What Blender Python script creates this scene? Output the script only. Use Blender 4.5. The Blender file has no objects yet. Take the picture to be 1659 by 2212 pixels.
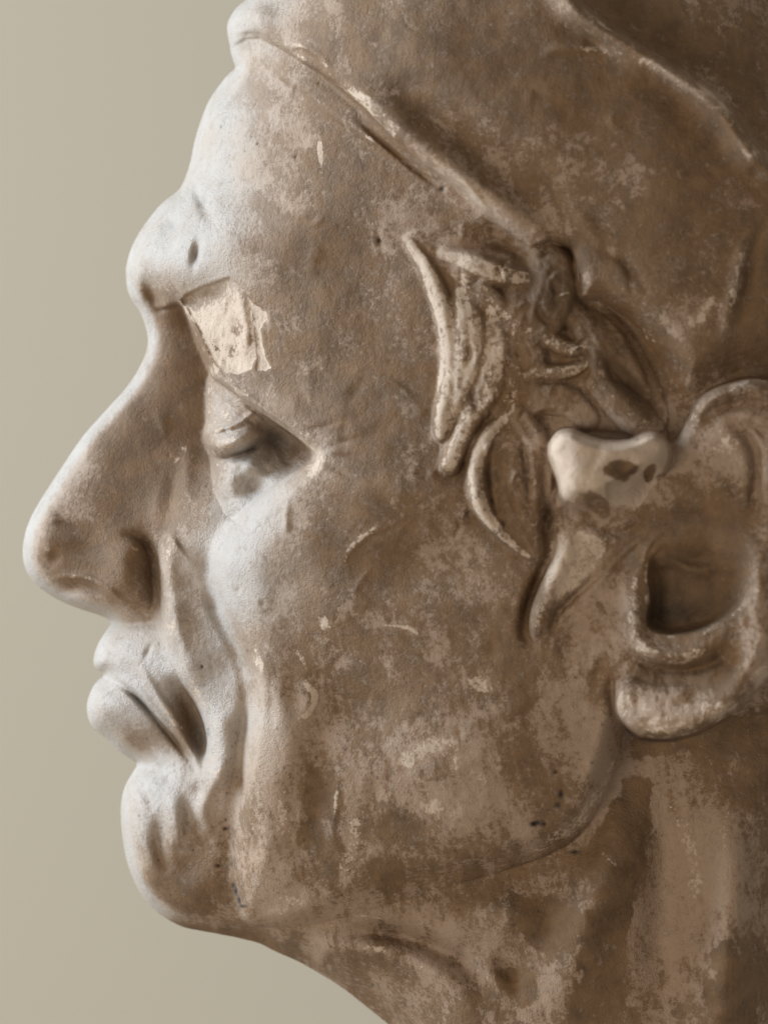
import bpy, math, time
import numpy as np
from mathutils import Vector, Matrix

T0 = time.time()
sc = bpy.context.scene
PX = 1e-4                      # one drawing unit = 0.1 mm
CU, CV = 829.5, 1106.0         # centre of the picture in drawing units
D0 = 350.0                     # depth of the focus plane in front of the head's mid plane
DC = 9200.0                    # camera distance to that plane
ZB = 0.0                       # world z of drawing v = CV

# ------------------------------------------------------------------ camera
cam = bpy.data.cameras.new('camera')
cam_o = bpy.data.objects.new('camera', cam)
sc.collection.objects.link(cam_o)
cam_o.location = (0, -(D0 + DC) * PX, ZB)
cam_o.rotation_euler = (math.pi / 2, 0, 0)
cam.sensor_fit = 'VERTICAL'
cam.sensor_height = 24.0
cam.lens = 24.0 * DC / 2212.0
cam.clip_start = 0.05
cam.clip_end = 50
cam.dof.use_dof = True
cam.dof.focus_distance = DC * PX
cam.dof.aperture_fstop = cam.lens / 12.0
sc.camera = cam_o

# ------------------------------------------------------------------ world, lamps, exposure
w = bpy.data.worlds.new('World'); sc.world = w; w.use_nodes = True
bg = w.node_tree.nodes['Background']
bg.inputs[0].default_value = (1.0, 0.90, 0.79, 1)
bg.inputs[1].default_value = 0.36


def area(name, loc, target, size, power, color, sy=None):
    l = bpy.data.lights.new(name, 'AREA')
    l.shape = 'RECTANGLE'; l.size = size; l.size_y = sy or size
    l.energy = power; l.color = color
    o = bpy.data.objects.new(name, l); sc.collection.objects.link(o)
    o.location = loc
    o.rotation_euler = (Vector(target) - Vector(loc)).to_track_quat('-Z', 'Y').to_euler()
    return o


area('window_light', (-1.16, 0.03, 0.40), (0, -0.03, 0.0), 0.5, 26.0, (0.68, 0.83, 1.0), 0.8)
area('room_light', (-0.72, -1.0, -0.22), (0.03, -0.04, 0.0), 0.5, 5.0, (1.0, 0.87, 0.72))
area('wall_light', (-1.6, 0.6, 0.9), (-0.2, 1.5, -0.1), 0.7, 21.5, (0.97, 0.96, 0.94))

area('bounce_fill', (-0.9, 0.5, -1.1), (-0.3, 1.5, -0.3), 0.6, 4.0, (1.0, 0.85, 0.62))  # added lamp standing in for warm floor bounce on the lower wall

sc.view_settings.view_transform = 'Standard'
sc.view_settings.look = 'None'
sc.view_settings.exposure = 0.0
sc.view_settings.gamma = 1.0
sc.view_settings.use_curve_mapping = False

# ------------------------------------------------------------------ drawing canvas (numpy sculpting tools)
rng = np.random.default_rng(7)
ST = 2.0
U0, U1, V0, V1 = 0.0, 2240.0, -320.0, 2640.0
cu = np.arange(U0, U1 + 1, ST); cv = np.arange(V0, V1 + 1, ST)
NU, NV = len(cu), len(cv)
GU, GV = np.meshgrid(cu, cv)


def spline(pts, n=6, closed=False):
    """Catmull-Rom through pts (any number of columns)."""
    p = np.asarray(pts, float)
    if len(p) < 3 and not closed:
        return p
    if closed:
        q = np.vstack([p[-1], p, p[0], p[1]])
    else:
        q = np.vstack([2 * p[0] - p[1], p, 2 * p[-1] - p[-2]])
    out = []
    t = np.linspace(0, 1, n, endpoint=False)[:, None]
    for i in range(1, len(q) - 2):
        a, b, c, d = q[i - 1], q[i], q[i + 1], q[i + 2]
        out.append(0.5 * ((2 * b) + (c - a) * t + (2 * a - 5 * b + 4 * c - d) * t ** 2 + (3 * b - a - 3 * c + d) * t ** 3))
    o = np.vstack(out)
    return o if closed else np.vstack([o, p[-1]])


def box(lo_u, hi_u, lo_v, hi_v):
    i0 = max(0, int((lo_u - U0) / ST)); i1 = min(NU, int((hi_u - U0) / ST) + 2)
    j0 = max(0, int((lo_v - V0) / ST)); j1 = min(NV, int((hi_v - V0) / ST) + 2)
    return slice(j0, j1), slice(i0, i1)


def polydist(P, sl=None, X=None, Y=None):
    """distance to a polyline and the parameters (extra columns) at the nearest point, plus side sign"""
    if X is None:
        X = GU[sl]; Y = GV[sl]
    X = X.astype(np.float32); Y = Y.astype(np.float32)
    best = np.full(X.shape, 1e12, np.float32); ix = np.zeros(X.shape, np.int32)
    Pf = P.astype(np.float32)
    for i in range(len(P) - 1):
        ax, ay = Pf[i, :2]; dx, dy = Pf[i + 1, :2] - Pf[i, :2]
        L2 = dx * dx + dy * dy + np.float32(1e-6)
        ex = X - ax; ey = Y - ay
        t = (ex * dx + ey * dy) / L2
        np.clip(t, 0, 1, out=t)
        ex -= t * dx; ey -= t * dy
        d = ex * ex + ey * ey
        m = d < best
        best[m] = d[m]; ix[m] = i
    A_ = P[ix]; B_ = P[ix + 1]
    dx = B_[..., 0] - A_[..., 0]; dy = B_[..., 1] - A_[..., 1]
    ex = X - A_[..., 0]; ey = Y - A_[..., 1]
    t = np.clip((ex * dx + ey * dy) / (dx * dx + dy * dy + 1e-6), 0, 1)
    side = np.sign(dx * (ey - t * dy) - dy * (ex - t * dx))
    par = A_[..., 2:] + t[..., None] * (B_[..., 2:] - A_[..., 2:]) if P.shape[1] > 2 else None
    return np.sqrt(best).astype(float), side, par


def widefield(P, near=70.0):
    """distance, side and parameters over the whole canvas: exact near the line, coarse (8 units) far from it"""
    k = 6
    Xc = GU[::k, ::k]; Yc = GV[::k, ::k]
    d, s, p = polydist(P, X=Xc, Y=Yc)
    jj = np.minimum(np.arange(NV) // k, Xc.shape[0] - 1); ii = np.minimum(np.arange(NU) // k, Xc.shape[1] - 1)
    D = d[jj][:, ii]; S = s[jj][:, ii]; Pp = p[jj][:, ii] if p is not None else None
    m = D < near + 30
    dn, sn, pn = polydist(P, X=GU[m], Y=GV[m])
    D[m] = dn; S[m] = sn
    if p is not None:
        Pp[m] = pn
    return D, S, Pp


def inside(P, sl):
    X = GU[sl]; Y = GV[sl]
    c = np.zeros(X.shape, bool)
    n = len(P); y0 = Y[0, 0]
    for i in range(n):
        x1, y1 = P[i][:2]; x2, y2 = P[(i + 1) % n][:2]
        if y1 == y2:
            continue
        lo, hi = min(y1, y2), max(y1, y2)
        j0 = int(np.clip(math.ceil((lo - y0) / ST), 0, X.shape[0])); j1 = int(np.clip(math.ceil((hi - y0) / ST), 0, X.shape[0]))
        if j1 > j0:
            yy = Y[j0:j1, :1]
            c[j0:j1] ^= X[j0:j1] < (x2 - x1) * (yy - y1) / (y2 - y1) + x1
    return c


ALL = (slice(0, NV), slice(0, NU))


def sdist(poly, smooth=True, pad=None):
    """signed distance (positive inside) and third column (edge roundness) of a closed outline; exact near the outline"""
    P = np.asarray(poly, float)
    if P.shape[1] == 2:
        P = np.hstack([P, np.full((len(P), 1), 20.0)])
    if smooth:
        P = spline(P, 4, True)
    if pad is None:
        sl = ALL
    else:
        sl = box(P[:, 0].min() - pad, P[:, 0].max() + pad, P[:, 1].min() - pad, P[:, 1].max() + pad)
    Q = np.vstack([P, P[0]])
    d, _, par = widefield(Q) if pad is None else polydist(Q, sl)
    ins = inside(P, sl)
    s = np.where(ins, d, -d)
    if pad is None:
        return s, par[..., 0]
    S = np.full((NV, NU), -1e3); W = np.full((NV, NU), 20.0)
    S[sl] = s; W[sl] = par[..., 0]
    return S, W


def roundprof(d, wdt):
    t = np.clip(d / np.maximum(wdt, 1), 0, 1)
    r = np.sqrt(np.clip(1 - (1 - t) ** 2, 0, 1))
    k = np.clip((wdt - 40) / 50.0, 0, 1)          # wide edges melt in softly instead
    return r * (1 - k) + k * t * t * (3 - 2 * t)


def sstep(a, b, x):
    t = np.clip((x - a) / (b - a), 0, 1)
    return t * t * (3 - 2 * t)


def blur(A, s):
    """gaussian blur, s in drawing units"""
    s = s / ST
    if s < 0.3:
        return A
    r = int(3 * s) + 1
    Ap = np.pad(A, r, mode='edge')
    ky = np.fft.fftfreq(Ap.shape[0])[:, None]; kx = np.fft.rfftfreq(Ap.shape[1])[None]
    H = np.exp(-2 * (math.pi ** 2) * s * s * (ky ** 2 + kx ** 2))
    return np.fft.irfft2(np.fft.rfft2(Ap) * H, Ap.shape)[r:-r, r:-r]


NCACHE = {}


def noise2(scale, seed, octv=3, rough=0.5, ax=1.0, ang=0.0):
    """smooth noise about -1..1 on the canvas; ax stretches it along direction ang (degrees)"""
    r = np.random.default_rng(seed)
    ca, sa = math.cos(math.radians(ang)), math.sin(math.radians(ang))
    X = (GU * ca + GV * sa) / (scale * ax); Y = (-GU * sa + GV * ca) / scale
    key_ = (scale, seed, octv, rough, ax, ang)
    if key_ in NCACHE:
        return NCACHE[key_]
    X = X.astype(np.float32); Y = Y.astype(np.float32)
    out = np.zeros(GU.shape, np.float32); amp = 1.0; tot = 0
    for o in range(octv):
        N = 256
        G = r.uniform(-1, 1, (N, N)).astype(np.float32)
        xi = np.floor(X).astype(np.int32); yi = np.floor(Y).astype(np.int32)
        fx = X - xi; fy = Y - yi
        fx = fx * fx * (3 - 2 * fx); fy = fy * fy * (3 - 2 * fy)
        a = G[yi % N, xi % N]; b = G[yi % N, (xi + 1) % N]
        c = G[(yi + 1) % N, xi % N]; d = G[(yi + 1) % N, (xi + 1) % N]
        out += amp * ((a * (1 - fx) + b * fx) * (1 - fy) + (c * (1 - fx) + d * fx) * fy)
        tot += amp; amp *= rough; X = X * 2 + 13.7; Y = Y * 2 + 7.3
    NCACHE[key_] = out.astype(float) / tot * 1.6
    return NCACHE[key_]


def tps(points, lam=0.0, step=16.0, power=1.0):
    """thin-plate surface through (u, v, f) points, evaluated on the canvas; fitted on sign(f)*|f|**power"""
    p = np.asarray(points, float)
    xy = p[:, :2] / 1000.0
    z = np.sign(p[:, 2]) * (np.abs(p[:, 2]) / 100.0) ** power
    n = len(p)

    def ker(a, b):
        r2 = ((a[:, None, :] - b[None]) ** 2).sum(-1)
        return 0.5 * r2 * np.log(r2 + 1e-12)
    A = np.zeros((n + 3, n + 3))
    A[:n, :n] = ker(xy, xy) + lam * np.eye(n)
    A[:n, n] = 1; A[:n, n + 1:] = xy
    A[n, :n] = 1; A[n + 1:, :n] = xy.T
    w_ = np.linalg.solve(A, np.concatenate([z, np.zeros(3)]))
    gu = np.arange(U0, U1 + step, step); gv = np.arange(V0, V1 + step, step)
    X, Y = np.meshgrid(gu, gv)
    q = np.stack([X.ravel(), Y.ravel()], 1) / 1000.0
    Z = np.concatenate([ker(c, xy) @ w_[:n] + w_[n] + c @ w_[n + 1:] for c in np.array_split(q, 12)]).reshape(X.shape)

    def upm(src, dst):          # cubic interpolation matrix
        M = np.zeros((len(dst), len(src)))
        t = (dst - src[0]) / step
        i = np.clip(np.floor(t).astype(int), 1, len(src) - 3); f = t - i
        cs = (-0.5 * f + f * f - 0.5 * f ** 3, 1 - 2.5 * f * f + 1.5 * f ** 3, 0.5 * f + 2 * f * f - 1.5 * f ** 3, -0.5 * f * f + 0.5 * f ** 3)
        for k, c in enumerate(cs):
            M[np.arange(len(dst)), i - 1 + k] += c
        return M
    Z = upm(gv, cv) @ Z @ upm(gu, cu).T
    return Z * 100.0 if power == 1.0 else Z


def stroke(pts, width=10, amp=10, smooth=True, taper=True, prof='gauss'):
    """height map of one brush stroke; pts may carry own width and amp columns"""
    P = np.asarray(pts, float)
    if P.shape[1] == 2:
        n = len(P)
        tt = np.linspace(0, 1, n)
        tp = np.clip(np.minimum(tt, 1 - tt) * 3.2, 0.06, 1) if (taper and n > 2) else np.ones(n)
        P = np.hstack([P, np.full((n, 1), float(width)), (amp * tp)[:, None]])
    if smooth:
        P = spline(P, 5)
    m = P[:, 2].max() * 3 + 4
    sl = box(P[:, 0].min() - m, P[:, 0].max() + m, P[:, 1].min() - m, P[:, 1].max() + m)
    d, side, par = polydist(P, sl)
    wd = np.maximum(par[..., 0], 0.5)
    if prof == 'gauss':
        h = par[..., 1] * np.exp(-(d / wd) ** 2)
    elif prof == 'round':       # half-round rod
        h = par[..., 1] * np.sqrt(np.clip(1 - (d / wd) ** 2, 0, 1))
    elif prof == 'plate':       # flat-topped lock
        h = par[..., 1] * np.clip(1 - (d / wd) ** 4, 0, 1) ** 0.6
    elif prof == 'v':
        h = par[..., 1] * np.clip(1 - d / wd, 0, 1)
    return sl, h


def cliff(pts, amp, soft, reach, smooth=True):
    """step: the side to the right of the drawing direction (screen) rises by amp and fades over reach"""
    P = np.asarray(pts, float)
    n = len(P); tt = np.linspace(0, 1, n)
    P = np.hstack([P[:, :2], np.clip(np.minimum(tt, 1 - tt) * 5, 0.0, 1)[:, None]])
    if smooth:
        P = spline(P, 5)
    m = reach * 2.5
    sl = box(P[:, 0].min() - m, P[:, 0].max() + m, P[:, 1].min() - m, P[:, 1].max() + m)
    d, side, par = polydist(P, sl)
    s = d * side
    h = amp * par[..., 0] * sstep(-soft, soft, s) * np.exp(-(np.maximum(s, 0) / reach) ** 2)
    return sl, h


def dab(u, v, ru, rv, amp, rot=0):
    m = max(ru, rv) * 2.6
    sl = box(u - m, u + m, v - m, v + m)
    c, s = math.cos(math.radians(rot)), math.sin(math.radians(rot))
    X = GU[sl] - u; Y = GV[sl] - v
    a = (X * c + Y * s) / ru; b = (-X * s + Y * c) / rv
    return sl, amp * np.exp(-(a * a + b * b))


GAIN = 1.0


def put(F, sh):
    F[sh[0]] += sh[1] * (GAIN if F is f else 1.0)

# ------------------------------------------------------------------ outline of the profile
SIL = [(534, 0), (512, 18), (494, 47), (492, 66), (497, 91), (501, 115), (507, 135), (511, 147), (498, 158), (481, 175), (452, 216), (434, 263),
       (421, 303), (412, 347), (401, 387), (386, 413), (353, 438), (321, 475), (295, 515), (279, 552), (272, 584), (274, 606),
       (276, 624), (289, 653), (304, 674), (314, 700), (320, 727), (319, 750), (311, 776), (294, 808), (267, 846), (234, 881),
       (194, 925), (161, 969), (135, 1009), (106, 1053), (79, 1097), (60, 1137), (52, 1170), (50, 1203), (57, 1232), (71, 1254),
       (95, 1276), (128, 1296), (172, 1314), (212, 1327), (234, 1338), (240, 1347), (230, 1363), (216, 1385), (206, 1411),
       (203, 1433), (210, 1446), (222, 1452), (226, 1459), (214, 1467), (198, 1490), (189, 1523), (192, 1552), (203, 1574),
       (231, 1596), (256, 1622), (282, 1640), (296, 1652), (287, 1669), (271, 1698), (263, 1731), (263, 1772), (267, 1815),
       (278, 1870), (300, 1921), (326, 1958), (359, 1983), (395, 2002), (424, 2009), (468, 2016), (516, 2027), (560, 2038),
       (596, 2055), (650, 2080), (720, 2120), (770, 2158), (810, 2190), (850, 2225), (900, 2290), (930, 2400), (935, 2520),
       (930, 2600)]
BACK = [(1700, 2600), (1830, 2560), (1880, 2400), (1900, 2150), (1960, 1900), (2060, 1600), (2130, 1250), (2150, 900), (2110, 500), (2000, 150),
        (1800, -110), (1500, -260), (1150, -300), (850, -250), (680, -160), (590, -70)]
silp = np.asarray(SIL, float)
SD, _ = sdist(np.vstack([spline(silp, 3), np.asarray(BACK, float)]), smooth=False)

# ------------------------------------------------------------------ layer B: forehead, temple, cheek, jaw
B = []


def ell(v, u0, ue, W, fr=(0.04, 0.1, 0.2, 0.35, 0.55, 0.8, 1.0)):
    B.append((u0, v, 0))
    for t in fr:
        B.append((u0 + (ue - u0) * t, v, W * math.sqrt(1 - (1 - t) ** 2)))


ell(-200, 640, 1300, 480); ell(-60, 560, 1300, 560); ell(60, 492, 1280, 600); ell(160, 490, 1260, 615); ell(263, 434, 1240, 620); ell(370, 407, 1240, 622, (.05, .12, .22, .36, .55, .8, 1))
ell(475, 321, 1240, 620, (.05, .1, .17, .27, .4, .6, .85, 1)); ell(570, 276, 1240, 615, (.04, .09, .16, .26, .4, .6, .85, 1))
B += [(290, 650, 60), (330, 645, 120), (380, 648, 205), (430, 700, 280), (500, 690, 370), (600, 690, 470), (720, 680, 535), (860, 690, 570), (1000, 690, 600), (1240, 700, 625),
      (450, 800, 315), (500, 845, 385), (560, 890, 440), (640, 945, 505), (690, 985, 545), (560, 800, 430), (650, 830, 490), (760, 820, 545), (900, 830, 585), (1050, 850, 610), (1240, 880, 635),
      (760, 960, 565), (900, 960, 600), (1050, 1000, 625), (1240, 1050, 645),
      (650, 1050, 525), (570, 1100, 455), (510, 1130, 372), (470, 1150, 312), (430, 1160, 285), (380, 1200, 252), (345, 1200, 218), (420, 1220, 272), (455, 1215, 286), (485, 1205, 345), (520, 1200, 402), (560, 1195, 452),
      (700, 1100, 545), (800, 1120, 590), (950, 1140, 618), (1100, 1180, 635),
      (352, 1310, 225), (370, 1320, 258), (405, 1320, 280), (445, 1320, 286), (468, 1305, 292), (500, 1290, 358), (540, 1280, 415), (620, 1270, 480), (720, 1260, 538), (850, 1280, 578), (1000, 1300, 605),
      (380, 1440, 258), (405, 1440, 288), (445, 1435, 302), (500, 1430, 312), (525, 1425, 342), (560, 1420, 402), (600, 1420, 440), (640, 1420, 465), (760, 1420, 522), (900, 1430, 565), (1050, 1430, 595), (1200, 1450, 610),
      (450, 1570, 300), (472, 1570, 330), (505, 1568, 342), (535, 1565, 352), (565, 1565, 395), (600, 1570, 430), (700, 1570, 482), (850, 1580, 532), (1000, 1580, 562), (1150, 1570, 582), (1300, 1560, 590),
      (440, 1690, 282), (468, 1690, 325), (500, 1692, 334), (532, 1696, 345), (570, 1700, 395), (620, 1700, 428), (750, 1720, 478), (900, 1720, 512), (1100, 1700, 548), (1250, 1690, 560), (1320, 1640, 560),
      (480, 1800, 300), (512, 1806, 308), (540, 1810, 338), (575, 1815, 382), (620, 1820, 402), (760, 1830, 445), (950, 1810, 490), (1150, 1790, 525), (1250, 1780, 530),
      (520, 1920, 305), (580, 1930, 340), (700, 1920, 395), (850, 1900, 430), (1000, 1880, 462), (560, 1990, 265), (700, 1990, 340), (900, 1950, 400),
      (1500, -100, 580), (1500, 200, 625), (1500, 500, 640), (1500, 900, 655), (1500, 1300, 650), (1500, 1600, 600),
      (1900, 100, 500), (2000, 600, 480), (2020, 1100, 470), (1900, 1600, 480), (1300, 1900, 480), (1600, 1900, 520), (1300, 2300, 450)]
hB = tps(B, lam=2e-5, power=2.0)
fB = 100 * np.sqrt(np.clip(hB, 0.0, None))

# ------------------------------------------------------------------ layer A: nose, lips, chin (near the mid line)
A = []


def rowA(v, *pr):
    for u, f in pr:
        A.append((u, v, f))


rowA(600, (272, 0), (300, 110), (340, 150), (400, 190), (460, 230))
rowA(660, (291, 0), (303, 62), (320, 92), (350, 110), (400, 112), (450, 110), (500,105))
rowA(730, (320, 0), (330, 55), (345, 80), (370, 92), (420, 98), (460, 97), (520,95))
rowA(800, (299, 0), (311, 55), (328, 82), (360, 98), (420, 104), (470, 100), (520,95))
rowA(880, (235, 0), (248, 58), (268, 84), (310, 100), (360, 110), (420, 114), (480, 108))
rowA(970, (160, 0), (174, 60), (195, 86), (235, 102), (290, 114), (350, 126), (420, 136), (480, 132))
rowA(1050, (108, 0), (124, 68), (146, 94), (185, 110), (250, 126), (320, 144), (380, 168), (440, 196), (500, 215))
rowA(1120, (67, 0), (84, 76), (110, 108), (150, 126), (210, 138), (270, 150), (320, 162), (360, 190), (430, 245))
rowA(1180, (51, 0), (68, 82), (95, 116), (140, 136), (190, 150), (240, 174), (290, 188), (322, 168), (350, 185), (400, 240))
rowA(1240, (62, 0), (80, 70), (110, 104), (150, 128), (200, 156), (250, 190), (292, 200), (325, 168), (350, 190))
rowA(1290, (118, 0), (140, 65), (180, 110), (230, 160), (280, 192), (310, 180), (332, 165), (360, 215))
rowA(1335, (232, 0), (250, 70), (285, 125), (320, 155), (345, 175), (380, 230))
rowA(1385, (216, 0), (240, 95), (280, 150), (320, 182), (360, 215), (400, 255))
rowA(1435, (204, 0), (220, 85), (260, 155), (310, 200), (360, 230), (410, 265))
rowA(1459, (226, 0), (245, 100), (280, 165), (330, 210), (380, 240))
rowA(1500, (195, 0), (207, 78), (225, 118), (255, 148), (300, 180), (350, 205), (400, 200), (450, 195))
rowA(1550, (191, 0), (203, 75), (220, 112), (250, 142), (300, 170), (350, 192), (400, 190), (450, 185))
rowA(1600, (236, 0), (250, 70), (272, 108), (300, 132), (350, 165), (400, 185), (440, 180))
rowA(1650, (296, 0), (315, 85), (350, 150), (390, 195), (430, 235), (470, 280))
rowA(1720, (266, 0), (280, 100), (298, 150), (325, 182), (370, 210), (420, 240), (480, 285), (540, 330))
rowA(1800, (265, 0), (278, 105), (295, 158), (320, 188), (370, 210), (420, 228), (480, 252), (530, 285))
rowA(1880, (281, 0), (294, 98), (312, 150), (340, 182), (390, 206), (440, 222), (490, 238), (530, 265))
rowA(1950, (320, 0), (338, 82), (365, 125), (400, 152), (440, 172), (490, 195), (540, 225))
rowA(2000, (390, 0), (420, 55), (470, 95), (520, 150))
hA = tps(A, lam=1e-5, power=2.0, step=10)
fA = 100 * np.sqrt(np.clip(hA, 0.0, None))

# ------------------------------------------------------------------ layer C: eye
C = [(446, 838, 205), (460, 842, 240), (485, 860, 285), (520, 885, 318), (560, 915, 335), (444, 880, 200), (458, 882, 242), (485, 890, 285), (520, 900, 318), (560, 920, 330), (600, 940, 318), (640, 965, 340),
     (439, 940, 205), (452, 942, 258), (475, 945, 300), (510, 942, 330), (550, 938, 338), (590, 945, 318), (630, 965, 330),
     (452, 975, 225), (475, 985, 268), (510, 980, 302), (550, 968, 318), (600, 968, 318), (640, 985, 350),
     (458, 1010, 205), (472, 1012, 250), (500, 1015, 292), (540, 1010, 322), (590, 1000, 335), (640, 1000, 370),
     (460, 1055, 208), (475, 1058, 252), (505, 1055, 298), (545, 1045, 325), (590, 1035, 362), (472, 1085, 225), (490, 1095, 270), (520, 1100, 318), (550, 1080, 345)]
C = [(u, v, f_ - 24 * (u > 540) - 14 * (v < 925 and u > 455) + 10 * (925 < v < 960 and 450 < u < 560) - 40 * (u > 580 and v < 975) - 20 * (u > 580 and 975 <= v < 1005)) for u, v, f_ in C]
fC = tps(C, lam=1e-5, step=8)

# ------------------------------------------------------------------ layer N: neck
N_ = [(470, 2018, 0), (560, 2038, 0), (650, 2080, 0), (770, 2158, 0), (850, 2225, 0), (900, 2290, 0), (930, 2400, 0),
      (600, 2030, 130), (700, 2060, 190), (780, 2060, 265), (700, 1990, 270), (850, 2010, 340), (900, 2100, 330), (860, 2170, 190), (950, 2212, 300), (1000, 2050, 400), (1000, 1950, 410), (1100, 1900, 440),
      (1100, 2100, 440), (1100, 2212, 420), (1200, 1950, 460), (1250, 1850, 470), (1300, 2050, 480), (1300, 2212, 470), (1350, 1700, 490), (1400, 1850, 490), (1400, 1650, 500), (1500, 1700, 515),
      (1500, 2000, 500), (1500, 2212, 500), (1620, 1650, 520), (1640, 1850, 520), (1640, 2100, 515), (1850, 1900, 300), (1860, 2300, 250), (1100, 2400, 380), (1400, 2500, 420), (1700, 2450, 420), (960, 2400, 200),
      (1000, 1700, 400), (1300, 1500, 480), (1700, 1400, 500), (2000, 1500, 350)]
fN = np.clip(tps(N_, lam=1e-5, step=16), 0, None)
fN = fN - 44 * sstep(700, 900, GU) + 30 * np.exp(-((GU - 900) / 200) ** 2 - ((GV - 1980) / 90) ** 2)

print('tps', time.time() - T0)
# composite ------------------------------------------------------------
# outline of the face layer B (third number: how round its edge is)
POLY_B = [(250, 560, 4), (276, 640, 4), (300, 655, 14), (345, 668, 16), (386, 660, 10), (403, 684, 10), (416, 714, 12), (430, 752, 14), (446, 790, 16), (460, 814, 14), (495, 840, 11), (548, 879, 11),
          (605, 919, 11), (650, 953, 14), (676, 984, 26), (660, 1004, 36), (627, 1024, 42), (583, 1053, 46), (543, 1084, 46), (515, 1114, 50), (488, 1124, 80), (450, 1132, 120), (400, 1138, 100), (362, 1150, 50), (342, 1190, 26),
          (341, 1250, 18), (347, 1310, 18), (358, 1380, 20), (378, 1440, 24), (402, 1490, 24), (428, 1535, 20), (443, 1580, 18), (447, 1620, 18), (440, 1660, 34), (438, 1700, 70), (455, 1760, 110),
          (480, 1830, 110), (500, 1900, 70), (512, 1960, 40), (535, 1995, 26), (600, 2003, 36), (700, 1992, 56), (800, 1966, 66), (920, 1930, 68), (1050, 1892, 64), (1170, 1852, 58), (1250, 1805, 56), (1300, 1730, 58),
          (1335, 1640, 58), (1352, 1560, 50), (1390, 1500, 40), (1480, 1450, 40), (1600, 1380, 40), (2300, 1200, 40), (2300, -400, 4), (200, -400, 4)]
sB, wB = sdist(POLY_B, True)
POLY_C = [(452, 812, 12), (480, 800, 8), (640, 890, 8), (730, 985, 8), (660, 1080, 8), (570, 1135, 10), (515, 1126, 16), (484, 1103, 20), (468, 1080, 22), (461, 1050, 20), (459, 1010, 16), (457, 990, 12), (450, 972, 12), (441, 957, 14), (438, 942, 16),
          (440, 928, 14), (445, 910, 16), (445, 880, 18), (445, 845, 14)]
sC, wC = sdist(POLY_C, True, pad=60)
f = fA.copy()
# neck goes in below the jaw line
neckw = sstep(-20, 20, GV - (2003 + 0.0 * GU)) * sstep(440, 520, GU)
neckw = np.maximum(neckw, sstep(560, 620, GU) * sstep(1500, 1560, GV))
f = f * (1 - neckw) + fN * neckw
f = f + (fC - f) * roundprof(sC, wC)
f = f + (fB - f) * roundprof(sB, wB)
np.seterr(all='ignore')
print('layers', time.time() - T0)

# ------------------------------------------------------------------ brushes (all heights in drawing units)
# brow: eyebrow wrinkles and glabella
for a in [dab(368, 492, 20, 26, -24, 20), dab(350, 520, 40, 26, -8, -30), dab(424, 548, 10, 30, -24, 12), dab(437, 436, 13, 36, -26, -25), dab(330, 590, 34, 30, 12), dab(322, 540, 20, 40, 9, 25),
          dab(400, 590, 36, 40, 16, 10), dab(390, 520, 26, 30, 8), dab(460, 310, 26, 60, 8, 8), dab(448, 345, 14, 40, -7, 10), dab(490, 500, 50, 80, 14, 0), dab(470, 240, 40, 60, 8), dab(500, 420, 40, 60, -8, 20), dab(540, 560, 60, 60, 8)]:
    put(f, a)
put(f, stroke([(312, 590), (324, 625), (340, 655), (352, 680)], 13, -30))
put(f, stroke([(284, 600), (290, 628), (302, 660)], 6, -12))
put(f, stroke([(338, 608), (358, 638), (384, 655)], 18, 20))
put(f, dab(297, 615, 10, 30, 6))
# brow edge: a lip, with a thin crease behind it
put(f, stroke([(440, 785), (470, 818), (520, 852), (575, 892), (630, 930), (665, 962)], 11, 12))
put(f, stroke([(500, 800), (560, 850), (640, 900)], 34, -8))
put(f, dab(610, 800, 60, 50, -6)); put(f, dab(620, 870, 70, 26, 8, 35))
# eyelid: creases, lid rim with bubbles, swollen ball below it
put(f, stroke([(452, 836), (480, 862), (515, 888), (552, 918)], 4, -10))
put(f, stroke([(466, 842), (505, 876), (540, 902)], 6, 7))
put(f, stroke([(438, 934, 4.5, 5), (473, 929, 4.5, 9), (515, 915, 4.5, 9), (538, 897, 4.5, 8), (552, 886, 4, 2)], prof='gauss'))
put(f, stroke([(500, 850), (535, 885), (556, 900), (590, 925)], 5, 9))
put(f, stroke([(438, 940, 4, -3), (473, 937, 4, -5), (515, 924, 4, -5), (540, 908, 4, -4)], prof='gauss'))
put(f, stroke([(444, 955), (475, 963), (515, 954), (552, 940)], 14, 30))
put(f, stroke([(455, 978), (480, 992), (512, 985), (540, 975), (572, 950), (600, 950)], 8, -30))
put(f, stroke([(495, 1000), (520, 992), (545, 985), (560, 970)], 4, -9)); put(f, stroke([(585, 960), (600, 985), (612, 1010)], 6, 7)); put(f, stroke([(600, 985), (625, 1000), (640, 990)], 5, -7))
for a in [dab(600, 955, 30, 20, -26, 30), dab(545, 1050, 26, 16, -8, -25), dab(625, 985, 18, 22, -12, 20), dab(500, 1035, 18, 34, 12), dab(512, 1108, 12, 12, -14), dab(560, 1000, 24, 14, 7, -15), dab(580, 1020, 16, 12, -7), dab(478, 1075, 10, 20, 5)]:
    put(f, a)
f = f + np.clip(sC / 20, 0, 1) * (sB < 0) * sstep(965, 1000, GV) * (4.5 * noise2(22, 41, 4, 0.65))
# outer rim of the socket
put(f, stroke([(650, 955), (678, 985), (664, 1006), (630, 1030), (590, 1058), (555, 1085)], 12, 14))
for P in ([(690, 978), (730, 958), (790, 945)], [(696, 988), (745, 984), (800, 990)], [(692, 1000), (735, 1018), (775, 1045)], [(640, 930), (690, 925), (740, 905)]):
    put(f, stroke(P, 6, -6))
put(f, stroke([(694, 1000), (672, 1018), (640, 1042)], 4, -5)); put(f, stroke([(690, 985), (720, 975), (760, 985)], 12, 4))
put(f, stroke([(625, 1075), (618, 1110), (622, 1150)], 9, 9))
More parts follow.
